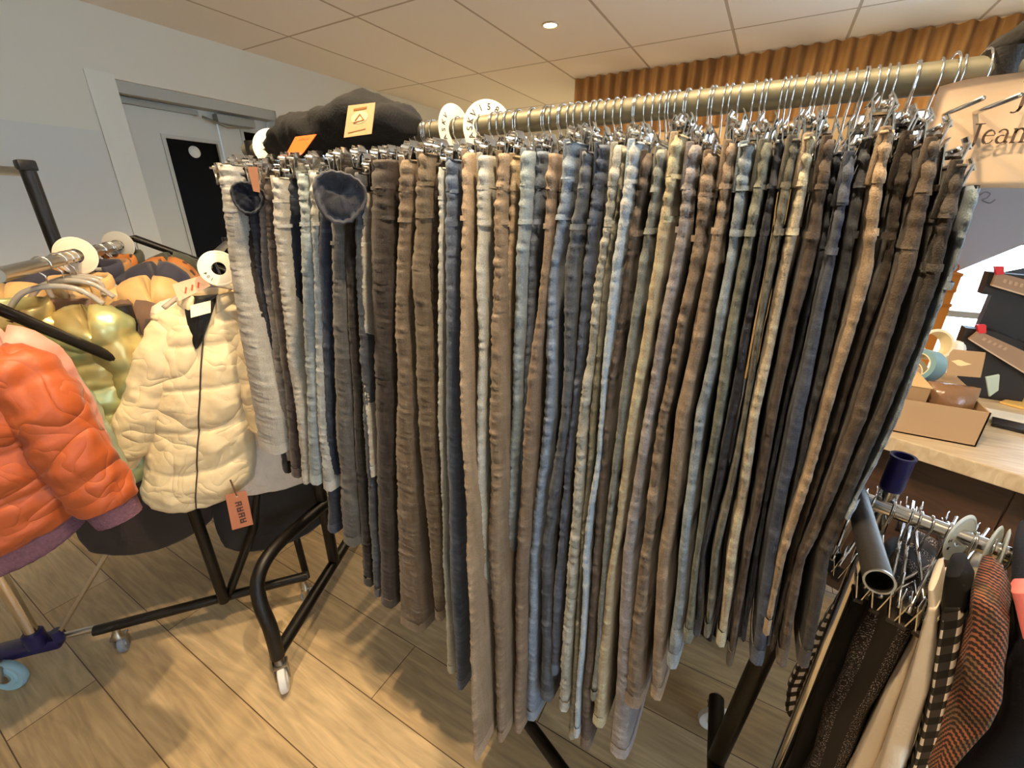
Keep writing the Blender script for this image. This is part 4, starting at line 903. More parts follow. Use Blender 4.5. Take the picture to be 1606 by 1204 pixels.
# orange puffer and the pink one behind it, on the near end of the rail
OP = V((-1.235, .06, 1.155))
t, P = jacket('puffer_jacket', 'orange puffer jacket with plum knit cuffs at the near end of the rack', OP, (.40, .916, 0), ORANGE, W=.30, L=.33, T=.13, nb=4, baffle=.16, wr=.0075, seed=2.2, cuffm=KNIT, hemm=KNIT, sleeve=((.135, .0, .05), (.172, .03, .19), (.20, .05, .335)), sr=(.064, .058, .047), sbaf=5, liningm=BLKL)
bm = bmesh.new(); tube(bm, [OP + V((0, 0, -.03)), OP + V((0, 0, .06)), R0 + V((.0, .0, -.006))], .0017, 6)
hk = finish(bm, 'coat_hanger', CHROME, None); tag(hk, 'wire hanger hook above the orange puffer jacket', 'hanger')
jacket('padded_jacket', 'pink padded jacket peeking out behind the orange puffer', V((-1.31, .09, 1.175)), (.40, .916, 0), PINK, W=.28, L=.30, T=.07, nb=5, baffle=.12, wr=.006, seed=4.4, sleeve=((.135, .0, .045), (.165, .0, .18), (.17, .0, .30)), sr=(.055, .048, .042))
jacket('foil_jacket', 'silver green foil jacket showing below the orange cuff', V((-1.40, .14, 1.08)), RU, SILV, W=.30, L=.33, T=.07, nb=4, baffle=.15, wr=.006, seed=14.4, sleeve=((.13, .0, .05), (.155, .0, .2), (.165, .02, .33)), sr=(.05, .046, .042))
# cream puffer
NK = V((-1.262, .585, 1.185))
t, PC = jacket('puffer_jacket', 'cream puffer jacket with black lining facing out beside the jeans', NK, (.60, .80, 0), CREAM, tilt=.25, W=.20, flare=1.32, L=.57, T=.14, nb=5, baffle=.15, wr=.006, seed=1.3, liningm=BLKL, zipm=ZIP_D, sleeve=((.070, .0, .080), (.118, .02, .24), (.172, .03, .40)), sr=(.046, .050, .044), cuffm=CREAM, sbaf=3, hem_bow=.05)
hang_lab = 'clear plastic coat hanger carrying the cream puffer jacket'
hang(.06, R1, .0125, hang_lab, .11)
bm = bmesh.new(); 
q0 = PC(.0, .02, -.012)
bm = bmesh.new(); NL = 14; rw = []
for i in range(NL + 1):
    v = i / NL; row = []
    for k in range(9):
        a_ = (k / 8 - .5) * 2; row.append(bm.verts.new(PC(-.012 + a_ * (.036 * (1 - v) ** .7 + .002), .5 * .14 * interp([(0, .38), (.3, .62), (1, .86)], v) + .012 - .012 * abs(a_) + .003 * nz(a_ * 3, v * 5, 2), -.012 + v * .135)))
    rw.append(row)
skin(bm, rw, False); bmesh.ops.solidify(bm, geom=bm.faces[:], thickness=.003); nl = finish(bm, 'neck_lining', wrinkle(mat('black_quilt_lining', '#171513', .6)), t)
lab_o, LP, ln_ = card('neck_label', None, None, [PC(-.030, .050, .010), PC(.014, .052, .000), PC(.016, .060, .030), PC(-.026, .060, .040)], 0, mat('cream_label', '#f1e2c0', .7), .0008)
lab_o.parent = t; lab_o.matrix_parent_inverse = Matrix.Translation(-t.location)
jacket('fleece_jacket', 'pale fluffy fleece jacket hanging behind the cream puffer and jeans', V((-1.335, .70, 1.15)), (.40, .916, 0), FLUFF, W=.33, L=.60, T=.13, nb=0, baffle=0, wr=.010, seed=21, sbaf=0, sleeve=((.15, .0, .05), (.17, .04, .28), (.175, .06, .50)), sr=(.066, .06, .056), hem_bow=.03)
# tags and discs here
BRN = mat('brown_tag_card', '#a86a4c', .7, 0, .1, 150)
dq = 1.255
Q = [ax(353, 776, -1.185), ax(386, 769, -1.18), ax(397, 822, -1.165), ax(364, 831, -1.17)]
o, P_, n_ = card('price_tag', 'brown card price tag with dark upright lettering hanging from the cream jacket', 'tag', Q, 0, BRN)
for k in range(4):
    u0, v0 = .36 + .02 * k, .26 + k * .165
    for s_ in ([(u0, v0), (u0 + .30, v0 - .01), (u0 + .30, v0 + .03), (u0, v0 + .04)], [(u0 + .01, v0 + .085), (u0 + .31, v0 + .075), (u0 + .31, v0 + .115), (u0 + .01, v0 + .125)], [(u0 + (.0 if k % 2 else .24), v0), (u0 + (.07 if k % 2 else .31), v0), (u0 + (.07 if k % 2 else .31), v0 + .12), (u0 + (.0 if k % 2 else .24), v0 + .12)], [(u0 + .12, v0), (u0 + .19, v0), (u0 + .19, v0 + .12), (u0 + .12, v0 + .12)]):
        patch(P_, n_, s_, .0013, 'printed_letter', mat('brown_black_ink', '#4a2f2a', .8), o)
patch(P_, n_, [(.5 + .05 * math.cos(k * PI / 6), .09 + .035 * math.sin(k * PI / 6)) for k in range(12)], .0013, 'eyelet', mat('eyelet_pale', '#f2dcc0', .6), o)
bm = bmesh.new(); tube(bm, smoothpath([ax(361, 752, -1.20), ax(366, 764, -1.19), on_card(P_, .5, .09, n_, .003)], 6), .0022, 6); finish(bm, 'tag_cord', mat('brown_cord', '#4d3524', .8), o)
PKC = mat('peach_card', '#f3c39c', .6)
o, P_, n_ = card('swing_tag', 'peach swing tag with orange handwriting between tan and cream jackets', 'tag', [ax(270, 446, -1.25), ax(318, 431, -1.235), ax(330, 448, -1.235), ax(280, 472, -1.25)], 0, PKC)
sq = [(.14 + .1 * k, .50 + (.2 if k % 2 else -.14)) for k in range(8)]
for (a_, b_) in zip(sq, sq[1:]): patch(P_, n_, [a_, b_, (b_[0] + .03, b_[1] + .09), (a_[0] + .03, a_[1] + .09)], .0013, 'ink_stroke', mat('orange_ink_line', '#d9531e', .7), o)
o, P_, n_ = card('swing_tag', 'dark brown swing tag tucked under the cream jacket size disc', 'tag', [ax(327, 442, -1.31), ax(345, 451, -1.30), ax(334, 459, -1.30), ax(304, 468, -1.33)], 0, mat('dark_brown_card', '#43302a', .7))
p = on(.42); size_disc('plain cream size disc on the chrome coat rail near its middle', p, (.75, -.62, .1), .050, .019, [], .012, mat('beige_disc', '#d9c6ae', .5))
p = on(.86); size_disc('translucent grey size disc at the far end of the coat rail', p, (.75, -.62, .1), .048, .017, [], .012, mat('grey_disc', '#bdb9ad', .4, trans=.3))
p = ax(343, 421, -1.175); size_disc('cream size disc hooked above the cream puffer jacket', (p.x, p.y, p.z), (.88, -.45, .12), .043, .0155, [('104', 232, 17)], .011)
# ================================================================== THE COUNTER CORNER AT THE EAST SIDE
CD = V((.932, -.362, 0)); CE = V((.362, .932, 0)); RC = Matrix((CD, CE, V((0, 0, 1)))).transposed()
T0 = V((.432, 1.637, 0))
TABLE = wood_mat('worktop_oak', '#dcc8a8', '#c0a683', (4, 40, 8), .45)
tb = thing('counter_table', 'pale oak counter table with thick worktop and brown boarded front', 'table', T0 + CD * .6 + CE * .6)
bm = bmesh.new(); box(bm, T0 + CD * .62 + CE * .62 + V((0, 0, .725)), (1.75, 1.26, .05), RC, .004); finish(bm, 'worktop', TABLE, tb, False)
FRONT = wood_mat('brown_front_board', '#5a3d2a', '#43301f', (3, 3, 14), .6)
for k in range(6):
    bm = bmesh.new(); box(bm, T0 + CD * (-.12 + k * .28) + CE * .12 + V((0, 0, .36)), (.276, .018, .68), RC, .002); finish(bm, 'front_board', FRONT, tb, False)
bm = bmesh.new(); box(bm, T0 + CD * .6 + CE * 1.15 + V((0, 0, .35)), (1.6, .03, .70), RC); finish(bm, 'back_panel', FRONT, tb, False)
def prism(name, lab, cat, poly, y, dep, m, parent=None, yy=None):
    P = [ay(q[0], q[1], y) for q in poly]; bm = bmesh.new(); f = [bm.verts.new(p) for p in P]; b = [bm.verts.new(p + V((0, dep, 0))) for p in P]
    bm.faces.new(f); bm.faces.new(b[::-1]); k = len(P)
    for i in range(k): bm.faces.new((f[i], f[(i + 1) % k], b[(i + 1) % k], b[i]))
    o = finish(bm, name, m, parent, False)
    if lab: tag(o, lab, cat)
    return o
KRAFT = mat('kraft_cardboard', '#b5946f', .8, 0, .1, 120, .06, 5); KRAFT_D = mat('kraft_inside', '#a3815b', .85)
# open carton
bx0 = V((.36, 1.665, .751)); wX, dX, hX = .287, .20, .112
ct = thing('cardboard_box', 'open tan cardboard box at the front edge of the counter', 'box', (bx0.x + wX / 2, bx0.y + dX / 2, .75))
bm = bmesh.new(); th = .004
bxm(bx0, bx0 + V((wX, th, hX)), bm); bxm(bx0 + V((0, dX - th, 0)), bx0 + V((wX, dX, hX)), bm); bxm(bx0, bx0 + V((th, dX, hX)), bm); bxm(bx0 + V((wX - th, 0, 0)), bx0 + V((wX, dX, hX)), bm); bxm(bx0, bx0 + V((wX, dX, .004)), bm)
finish(bm, 'box_walls', KRAFT, ct, False)
# smaller boxes and a bag inside
ib = thing('small_carton', 'small kraft carton sitting inside the open tan cardboard box', 'box', (bx0.x + .1, bx0.y + .09, .76))
bm = bmesh.new(); box(bm, (bx0.x + .085, bx0.y + .105, .829), (.13, .16, .144), None, .002); finish(bm, 'carton_body', KRAFT_D, ib, False)
bm = bmesh.new(); box(bm, (bx0.x + .085, bx0.y + .105, .9035), (.134, .165, .004), None, .001); finish(bm, 'carton_flap', mat('kraft_light', '#d9b37c', .8), ib, False)
ya = bx0.y + .02
pk = thing('plastic_pouch', 'brown header pouch with clear front standing in the open tan box', 'pouch', (bx0.x + .22, ya + .06, .757))
bm = bmesh.new(); NXp = 18; rings = []
for i in range(NXp + 1):
    x = lerp(bx0.x + .157, bx0.x + .278, i / NXp); k = math.sin(PI * i / NXp) ** .4 if 0 < i < NXp else .25; ring = []
    for j in range(20):
        a = 2 * PI * j / 20; ring.append(bm.verts.new((x, ya + .075 + .05 * k * math.cos(a) + .006 * nz(x * 50, j * .6, 1), .832 + .074 * math.copysign(abs(math.sin(a)) ** .6, math.sin(a)) + .005 * nz(x * 60, j, 4))))
    rings.append(ring)
skin(bm, rings, True); bm.faces.new(rings[0]); bm.faces.new(rings[-1]); finish(bm, 'pouch_body', mat('brown_film', '#8a6648', .25, 0, .5, 60, .4, 12, coat=.4), pk)
yc = ya + .09
prism('header_card', None, None, [(1485, 588), (1490, 554), (1496, 548), (1546, 553), (1545, 560), (1538, 592)], yc, .004, KRAFT, pk)
prism('hang_hole', None, None, [(1492, 566), (1498, 565), (1503, 564), (1508, 565), (1514, 568), (1524, 571), (1514, 573), (1508, 574), (1502, 573), (1497, 569)], yc - .0012, .001, mat('bright_hole_patch', '#f4dca6', .6), pk)  # pale patch coloured for the bright view through the hole
prism('clear_edge', None, None, [(1547, 592), (1568, 588), (1566, 612), (1552, 622)], yc, .01, mat('clear_film', '#dff0e6', .1, 0, trans=.5), pk)
# phone, books, envelope, tray
def flatbox(name, lab, cat, px, py, z, w, d, h, ang, m, bev=.002):
    c = az(px, py, z); R = Matrix.Rotation(ang, 3, 'Z'); bm = bmesh.new(); box(bm, c + R @ V((w / 2, d / 2, 0)) + V((0, 0, h / 2)), (w, d, h), R, bev); return tag(finish(bm, name, m, None, False), lab, cat)
flatbox('phone', 'black phone lying flat on the counter beside the cardboard box', 'phone', 1553, 668, .751, .16, .075, .012, -.30, mat('black_glossy_plastic', '#181717', .25), .004)
flatbox('envelope', 'yellow padded envelope lying behind the black phone', 'envelope', 1567, 632, .751, .26, .14, .008, -.62, mat('manila_yellow', '#e3b968', .7))
flatbox('book', 'grey book lying behind the yellow envelope', 'book', 1568, 604, .751, .26, .16, .03, -.5, mat('grey_cover', '#a39a8a', .6))
flatbox('tray', 'pale grey flat tray behind the brown header pouch', 'tray', 1545, 580, .751, .40, .22, .016, -.25, mat('pale_grey_plastic', '#c9c9c4', .5))
flatbox('paper_sheet', 'white paper sheet on the counter beside the black phone', 'paper', 1540, 655, .7505, .20, .12, .002, -.2, mat('white_paper', '#f1e8d6', .8), 0)
# rolls of tape on a closed carton
zr_ = ay(1447, 573, 1.90).z - .056
rc = thing('closed_carton', 'closed kraft carton behind the open box carrying the tape rolls', 'box', (.5, 1.99, .751))
bm = bmesh.new(); bxm((.36, 1.872, .751), (.66, 2.09, zr_ - .004), bm); finish(bm, 'carton_body', KRAFT_D, rc, False)
bm = bmesh.new(); bxm((.357, 1.87, zr_ - .0045), (.663, 2.093, zr_), bm); finish(bm, 'carton_lid', KRAFT, rc, False)
def roll(lab, px, py, y, R, r, w, ax_, m1, m2):
    c = ay(px, py, y); t = thing('tape_roll', lab, 'tape', c); a = V(ax_).normalized()
    bm = bmesh.new(); lathe(bm, [(r, -w / 2), (R, -w / 2), (R, w / 2), (r, w / 2), (r, -w / 2)], c, a, 40, False); finish(bm, 'tape', m1, t, True, 40)
    bm = bmesh.new(); lathe(bm, [(r - .003, -w / 2 - .0005), (r, -w / 2 - .0005), (r, w / 2 + .0005), (r - .003, w / 2 + .0005), (r - .003, -w / 2 - .0005)], c, a, 40, False); finish(bm, 'core', m2, t, True, 40)
CORE = mat('cream_core', '#efe0ba', .7); TEAL = mat('blue_grey_tape', '#7fa6b4', .4); GTAPE = mat('grey_green_tape', '#77735f', .5)
roll('cream wide tape ring standing behind the blue tape roll', 1462, 540, 2.02, .052, .046, .05, (.3, -.8, .35), CORE, CORE)
roll('blue grey tape roll standing behind the small carton', 1447, 573, 1.90, .055, .040, .05, (-.75, -.6, .2), TEAL, CORE)
roll('olive grey tape roll resting behind the small carton beside the jeans', 1424, 582, 1.90, .05, .038, .04, (-.3, -.9, .3), GTAPE, CORE)
wp = cloth_pile('crumpled_paper', '', '', [(1468, 552), (1475, 538), (1484, 532), (1492, 536), (1500, 548)], [(1468, py_at(1468, 2.08, .752)), (1500, py_at(1500, 2.08, .752))], 2.1, .08, mat('white_tissue', '#eef0ea', .8), 5.0); tag(wp, 'crumpled white tissue paper behind the header pouch', 'paper')
# stacked orange brown cartons
OB = mat('orange_brown_board', '#c07f35', .8, 0, .1, 90, .06, 6); OBL = mat('orange_brown_lid', '#b3742e', .8)
for k, (a, b, l) in enumerate([((1452, 429), (1510, 453), 'topmost orange brown carton of the stack beyond the tape rolls'), ((1446, 454), (1499, 476), 'middle orange brown carton of the stack beyond the tape rolls'), ((1440, 477), (1492, 525), 'lowest orange brown carton of the stack beyond the tape rolls')]):
    y = 2.42; A_ = ay(a[0] - 20, b[1], y); B_ = ay(b[0], a[1], y); t = thing('stacked_carton', l, 'box', (A_.x, y, A_.z), 'stacked cartons on the counter'); t['label'] = l
    zb = A_.z + .001 if k < 2 else .751
    bm = bmesh.new(); bxm((A_.x, y, zb), (B_.x, y + .22, B_.z - .012), bm); finish(bm, 'carton_body', OB, t, False)
    bm = bmesh.new(); bxm((A_.x - .003, y - .003, B_.z - .0125), (B_.x + .003, y + .223, B_.z), bm); finish(bm, 'carton_lid', OBL, t, False)
rb = ay(1494, 420, 2.45); bm = bmesh.new(); tube(bm, [rb + V((.018 * math.cos(a * PI / 10), 0, .018 * math.sin(a * PI / 10))) for a in range(21)], .0028, 8, False); tag(finish(bm, 'string_loop', mat('rust_cord', '#a5501f', .7), None), 'rust coloured string loop on top of the orange brown cartons', 'cord')
# two black display trays with brown lettered strips and red tips
BRN2 = mat('taupe_strip', '#9a7d66', .6); RED = mat('red_tip_plastic', '#d22a30', .4); BLKT = mat('black_tray_card', '#1a1311', .5); PALE_INK = mat('pale_embossing', '#b89a80', .7)
def strip(k, lab, slab_, dark, y):
    t = thing('display_tray', lab, 'display', ay(dark[0][0], dark[0][1], y))
    q0 = ay(dark[-1][0], dark[-1][1], y + .02); q1 = ay(1640, dark[2][1], y + .02)
    bm = bmesh.new(); bxm((q0.x + .03, y + .03, .751), (q1.x, y + .065, q0.z + .01), bm); finish(bm, 'tray_stand', BLKT, t, False)
    prism('tray_back', None, None, dark, y + .02, .05, BLKT, t); prism('strip_board', None, None, slab_, y, .016, BRN2, t)
    e = [V((q[0], q[1], 0)) for q in slab_]; dx = (e[1] - e[0]).normalized()
    lo_ = e[3]; a = e[0]; tip = [a + V((-3, -9, 0)), a + V((11, -9, 0)), a + V((11, 3, 0)), a + V((-1, 4, 0))]
    prism('red_tip', None, None, [(q.x, q.y) for q in tip], y - .002, .02, RED, t)
    up = (e[0] - e[3]); 
    for j in range(5):
        b = e[3] + dx * (14 + j * 9) + up * .35; prism('embossed_letter', None, None, [(b.x, b.y), (b.x + dx.x * 5, b.y + dx.y * 5), (b.x + dx.x * 5 + up.x * .3, b.y + dx.y * 5 + up.y * .3), (b.x + up.x * .3, b.y + up.y * .3)], y - .0015, .002, PALE_INK, t)
    prism('strip_edge', None, None, [(e[3].x, e[3].y), (e[2].x, e[2].y), (e[2].x, e[2].y + 2.5), (e[3].x, e[3].y + 2.5)], y - .002, .018, mat('pale_edge', '#cdb49a', .6), t)
strip(0, 'upper black display tray with taupe lettered strip and red tip', [(1564, 427), (1660, 452), (1657, 476), (1556, 446)], [(1552, 427), (1660, 436), (1650, 474), (1540, 461)], 2.20)
strip(1, 'lower black display tray with taupe lettered strip and red tip', [(1536, 519), (1660, 575), (1654, 612), (1521, 531)], [(1515, 514), (1562, 520), (1660, 560), (1660, 585), (1545, 551), (1503, 546)], 2.15)
dkp = prism('folded_cloth', 'dark navy cloth draped between the two black display trays', 'cloth', [(1597, 432), (1660, 420), (1660, py_at(1660, 2.28, .752)), (1557, py_at(1557, 2.28, .752)), (1557, 521)], 2.28, .12, mat('navy_black_cloth', '#1b2330', .85, 0, .3, 90))
# grey panel
LIL = mat('lilac_grey_board', '#a9a5ad', .6); yp = 2.62
gp = thing('grey_panel', 'large lilac grey panel tilted on a stand over the counter below the paper sign', 'panel', ay(1500, 426, yp))
prism('board', None, None, [(1500, 426), (1606, 383), (1690, 349), (1690, 215), (1440, 235), (1440, 450)], yp, .025, LIL, gp)
sp_ = ay(1468, 400, yp)
bm = bmesh.new(); tube(bm, [V((sp_.x, yp + .05, .752)), V((sp_.x, yp + .04, sp_.z))], .010, 10); lathe(bm, [(.05, 0), (.05, .006), (.012, .012)], V((sp_.x, yp + .05, .751)), n=20); finish(bm, 'stand', CHROME_SOFT, gp)
mk = [ay(x, y, yp - .002) for x, y in ((1537, 306), (1545, 301), (1553, 304), (1547, 311), (1540, 313), (1552, 318), (1561, 313))]
bm = bmesh.new(); tube(bm, smoothpath(mk, 5), .0024, 6); finish(bm, 'scribble_mark', mat('pencil_mark', '#8a8690', .8), gp)

# ------------------------------------------------------------------ low rail with skirts and trousers
ZL = .98
ra = az(1400, 800, ZL); rb = az(1606, 880, ZL); rd = (rb - ra).normalized(); RE = V((-rd.y, rd.x, 0))
lr = thing('low_rack', 'low chrome clothes rail with navy capped post below the counter', 'clothes rack', (ra.x, ra.y, 0))
bm = bmesh.new(); tube(bm, [ra - rd * .07, ra + rd * .55], .0115, 18); finish(bm, 'rail', CHROME, lr, True, 40)
pc_ = V((ra.x - .008, ra.y + .012, 0)); zc0 = ay(1393, 766, pc_.y).z; zc1 = ay(1408, 713, pc_.y).z
bm = bmesh.new(); tube(bm, [V((pc_.x, pc_.y, .03)), V((pc_.x, pc_.y, zc1 - .02))], .0125, 16); finish(bm, 'post', CHROME, lr, True, 40)
bm = bmesh.new(); lathe(bm, [(.0135, zc0), (.0148, zc0 + .006), (.0148, zc1 - .006), (.0162, zc1 - .003), (.0162, zc1), (.012, zc1), (.012, zc1 - .012), (.001, zc1 - .012)], V((pc_.x, pc_.y, 0)), n=28, cap=False); finish(bm, 'post_cap', NAVY_PL, lr, True, 40)
fp = [V((pc_.x, pc_.y, .04)) - RE * .22, V((pc_.x, pc_.y, .04)) + RE * .3]
bm = bmesh.new(); tube(bm, fp, .014, 12); finish(bm, 'foot', BLACK_METAL, lr, True, 40)
def drape(name, lab, cat, rows, D, dep, m, folds=4, amp=.006, seed=1.0, parent=None, N=40, ext=1.0, zmin=.03, fw=1.0):
    """a hung garment: near-edge outline rows (y, x0, x1) at distance D along the garment, running back by dep"""
    Pn = RE * D
    pts = []
    for y, x0, x1 in rows:
        a = apl(x0, y, V((Pn.x, Pn.y, 1)), RE); b = apl(x1, y, V((Pn.x, Pn.y, 1)), RE); pts.append((a, b))
    bm = bmesh.new(); ly = bm.verts.layers.float_vector.new('cloth'); rings = []; NR = 90; n = len(pts)
    cum = [0]
    for i in range(1, n): cum.append(cum[-1] + (pts[i][0] - pts[i - 1][0]).length)
    for r in range(NR + 1):
        s = cum[-1] * r / NR
        i = max(k for k in range(n - 1) if cum[k] <= s + 1e-9); f = (s - cum[i]) / (cum[i + 1] - cum[i] + 1e-9)
        a = pts[i][0].lerp(pts[i + 1][0], f); b = pts[i][1].lerp(pts[i + 1][1], f)
        if a.z < zmin or b.z < zmin: break
        c = (a + b) / 2; h = (b - a); hw = h.length / 2; hd = h.normalized(); ring = []
        for k in range(N):
            th = 2 * PI * k / N; co, si = math.cos(th), math.sin(th)
            x = hw * math.copysign(abs(co) ** .35, co); y = dep / 2 * math.copysign(abs(si) ** .9, si) + dep / 2
            d = amp * (.6 * math.sin(folds * th + seed + 2 * nz(s * 3, seed, 1)) + nz(co * 2 + seed, si * 2, s * 9)) * min(1, s * 6 + .2)
            v = bm.verts.new(c + hd * (x + co * d) + RE * (y + si * d)); uu = (math.atan2(si, co) + PI) / (2 * PI); per = 2 * (2 * hw + dep)
            v[ly] = V((x + y + 5, s + .25 * x, 0)); ring.append(v)
        rings.append(ring)
    skin(bm, rings, True); bm.faces.new(rings[0]); bm.faces.new(rings[-1])
    o = finish(bm, name, m, parent)
    if lab: tag(o, lab, cat)
    return o
G1 = check_mat('black_white_gingham', '#15110f', '#f3e8da', 80); HN = hound_mat('rust_houndstooth'); GL = glitter_mat('black_glitter_knit')
CT = mat('cream_twill', '#f2e2ca', .8, 0, .2, 240); NVV = mat('deep_navy_wool', '#12121c', .9, 0, .3, 200); BLKC = mat('plain_black_cloth', '#0d0c0f', .85, 0, .2, 200); CORAL = mat('coral_cotton', '#d9716a', .8, 0, .2, 150); BLKW = mat('black_rib_band', '#0f0d0c', .9)
t = thing('trousers', 'cream twill trousers with turned seams hanging on the low rail', 'trousers', ra + rd * .05)
drape('trouser_leg', None, None, [(954, 1453, 1471), (1020, 1432, 1464), (1094, 1410, 1455), (1160, 1386, 1434), (1204, 1371, 1421), (1290, 1330, 1385)], .63, .10, CT, 2, .002, 3.1, t)
drape('trouser_leg', None, None, [(985, 1440, 1452), (1020, 1426, 1438), (1094, 1382, 1412), (1160, 1352, 1390), (1204, 1331, 1374), (1290, 1280, 1334)], .66, .10, CT, 2, .002, 4.1, t)
drape('waistband', None, None, [(926, 1453, 1466), (940, 1452, 1469), (957, 1452, 1472)], .632, .08, CT, 2, .002, 1.1, t)
t = thing('trousers', 'black and white checked trousers with black waist next to cream trousers', 'trousers', ra + rd * .08)
drape('trouser_leg', None, None, [(954, 1476, 1511), (980, 1470, 1514), (1028, 1462, 1506), (1088, 1454, 1494), (1174, 1435, 1475), (1204, 1428, 1463), (1290, 1395, 1436)], .63, .09, G1, 2, .003, 2.0, t)
drape('waistband', None, None, [(905, 1480, 1508), (930, 1476, 1522), (962, 1473, 1515)], .632, .06, BLKW, 2, .002, 1.0, t)
drape('jacket', 'rust and brown houndstooth jacket hanging beside the checked trousers', 'jacket', [(940, 1524, 1545), (955, 1518, 1566), (991, 1516, 1584), (1031, 1506, 1578), (1060, 1500, 1569), (1111, 1490, 1568), (1146, 1480, 1552), (1183, 1468, 1520), (1225, 1452, 1484)], .60, .10, HN, 3, .006, 5.0)
drape('coat', 'very dark navy coat hanging past the houndstooth jacket', 'coat', [(935, 1580, 1625), (1000, 1583, 1660), (1060, 1568, 1660), (1111, 1566, 1660), (1146, 1552, 1660), (1204, 1500, 1640), (1290, 1440, 1600)], .66, .20, NVV, 3, .004, 6.0)
drape('shirt', 'coral cotton shirt beside the dark navy coat', 'shirt', [(930, 1584, 1615), (955, 1590, 1640), (985, 1597, 1640), (1003, 1602, 1640)], .61, .03, CORAL, 3, .004, 7.0)
drape('knit_dress', 'black knit dress with rows of silver glitter beside cream trousers', 'dress', [(922, 1382, 1408), (940, 1364, 1448), (993, 1340, 1441), (1050, 1316, 1414), (1089, 1300, 1392), (1118, 1285, 1372), (1204, 1262, 1334), (1290, 1215, 1290)], .69, .18, GL, 5, .006, 8.0)
drape('skirt', 'plain black skirt between the checked skirt and the glitter dress', 'skirt', [(915, 1352, 1392), (960, 1322, 1372), (1010, 1300, 1348), (1110, 1262, 1306), (1204, 1228, 1285), (1290, 1180, 1240)], .75, .16, BLKC, 4, .005, 9.0)
drape('skirt', 'black and white checked skirt with pointed hem below the jeans', 'skirt', [(896, 1328, 1338), (934, 1312, 1349), (974, 1290, 1330), (1043, 1246, 1302), (1083, 1228, 1280), (1117, 1226, 1272), (1140, 1242, 1266), (1152, 1253, 1261)], .80, .12, G1, 3, .006, 10.0)
# olive wooden hangers
OLV = mat('olive_wood', '#8b7c56', .5)
for k, (x, y) in enumerate([(1549, 912), (1573, 905), (1592, 912)]):
    p = apl(x, y, RE * .69, RE); tr = ra + rd * ((p - ra).dot(rd)); 
    t = thing('wooden_hanger', ['olive wooden hanger above the houndstooth jacket', 'olive wooden hanger above the dark navy coat', 'olive wooden hanger above the coral shirt'][k], 'hanger', tr, 'olive wooden hangers')
    bm = bmesh.new(); tube(bm, smoothpath([tr - RE * .115 + V((0, 0, -.085)), tr - RE * .085 + V((0, 0, -.066)), tr - RE * .04 + V((0, 0, -.05)), tr + V((0, 0, -.045)), tr + RE * .05 + V((0, 0, -.055)), tr + RE * .15 + V((0, 0, -.10))], 6), [.007 + .004 * math.sin(i / 30 * PI) for i in range(31)], 12); finish(bm, 'shoulder_bar', OLV, t)
    bm = bmesh.new(); g = .0115 + .002; tube(bm, [tr + RE * g * math.cos(math.radians(a)) + V((0, 0, g * math.sin(math.radians(a)))) for a in range(-30, 211, 20)] + [tr + V((0, 0, -.022)), tr + V((0, 0, -.046))], .0017, 6); finish(bm, 'hook', CHROME, t)
# clip hangers on the low rail
def wire2(lab, s, tw, grp, zb=-.048, half=.15):
    c = ra + rd * s; h = thing('clip_hanger', lab, 'hanger', c, grp); e = (Matrix.Rotation(tw, 3, 'Z') @ RE); g = .0135
    bm = bmesh.new(); tube(bm, [c + e * g * math.cos(math.radians(a)) + V((0, 0, g * math.sin(math.radians(a)))) for a in range(-35, 206, 20)] + [c + V((0, 0, -.022)), c + V((0, 0, zb))], .0017, 6); finish(bm, 'hook', CHROME, h)
    bm = bmesh.new(); tube(bm, [c - e * half + V((0, 0, zb)), c + e * half + V((0, 0, zb))], .0024, 7); finish(bm, 'bar', CHROME, h)
    R = Matrix((e.cross(V((0, 0, 1))), e, V((0, 0, 1)))).transposed()
    for sg in (-1, 1):
        q = c + e * sg * (half - .02) + V((0, 0, zb)); bm = bmesh.new()
        for s2 in (-1, 1): box(bm, q + R @ V((s2 * .006, 0, -.012)), (.0016, .028, .042), R @ Matrix.Rotation(s2 * .2, 3, 'Y'), .0006)
        cl = finish(bm, 'clip', CHROME, h, True, 30); bm = bmesh.new(); box(bm, q + V((0, 0, -.031)), (.011, .03, .006), R, .001); finish(bm, 'clip_pad', DARK_CLIP, cl, False)
for s, tw, l in [(-.035, .3, 'black and white checked skirt'), (.0, .18, 'plain black skirt'), (.03, .1, 'black glitter dress'), (.062, -.05, 'cream twill trousers'), (.088, -.12, 'checked trousers')]:
    wire2('chrome clip hanger on the low rail holding the %s' % l, s, tw, 'clip hangers on the low rail')
for k in range(7): wire2('bare chrome clip hanger crowded on the low rail', -.045 + k * .022, hr_.uniform(-.4, .4), 'bare hangers on the low rail', -.046 - .004 * (k % 3), .12)
for k, (x, y, rr_, l) in enumerate([(1509, 832, .030, 'white size disc by itself on the low chrome rail'), (1557, 853, .031, 'white size disc, first of two close together on the low rail'), (1574, 857, .031, 'white size disc, second of two close together on the low rail')]):
    s = (az(x, y, ZL) - ra).dot(rd); size_disc(l, ra + rd * s - V((0, 0, .002)), rd + V((-.25, -.25, .08)) + RE * (.15 * k), .036, .0135, [('92', 200, 26)] if k == 0 else [], .010, mat('cool_white_disc', '#dfe3dc', .45), 'white discs on the low rail')
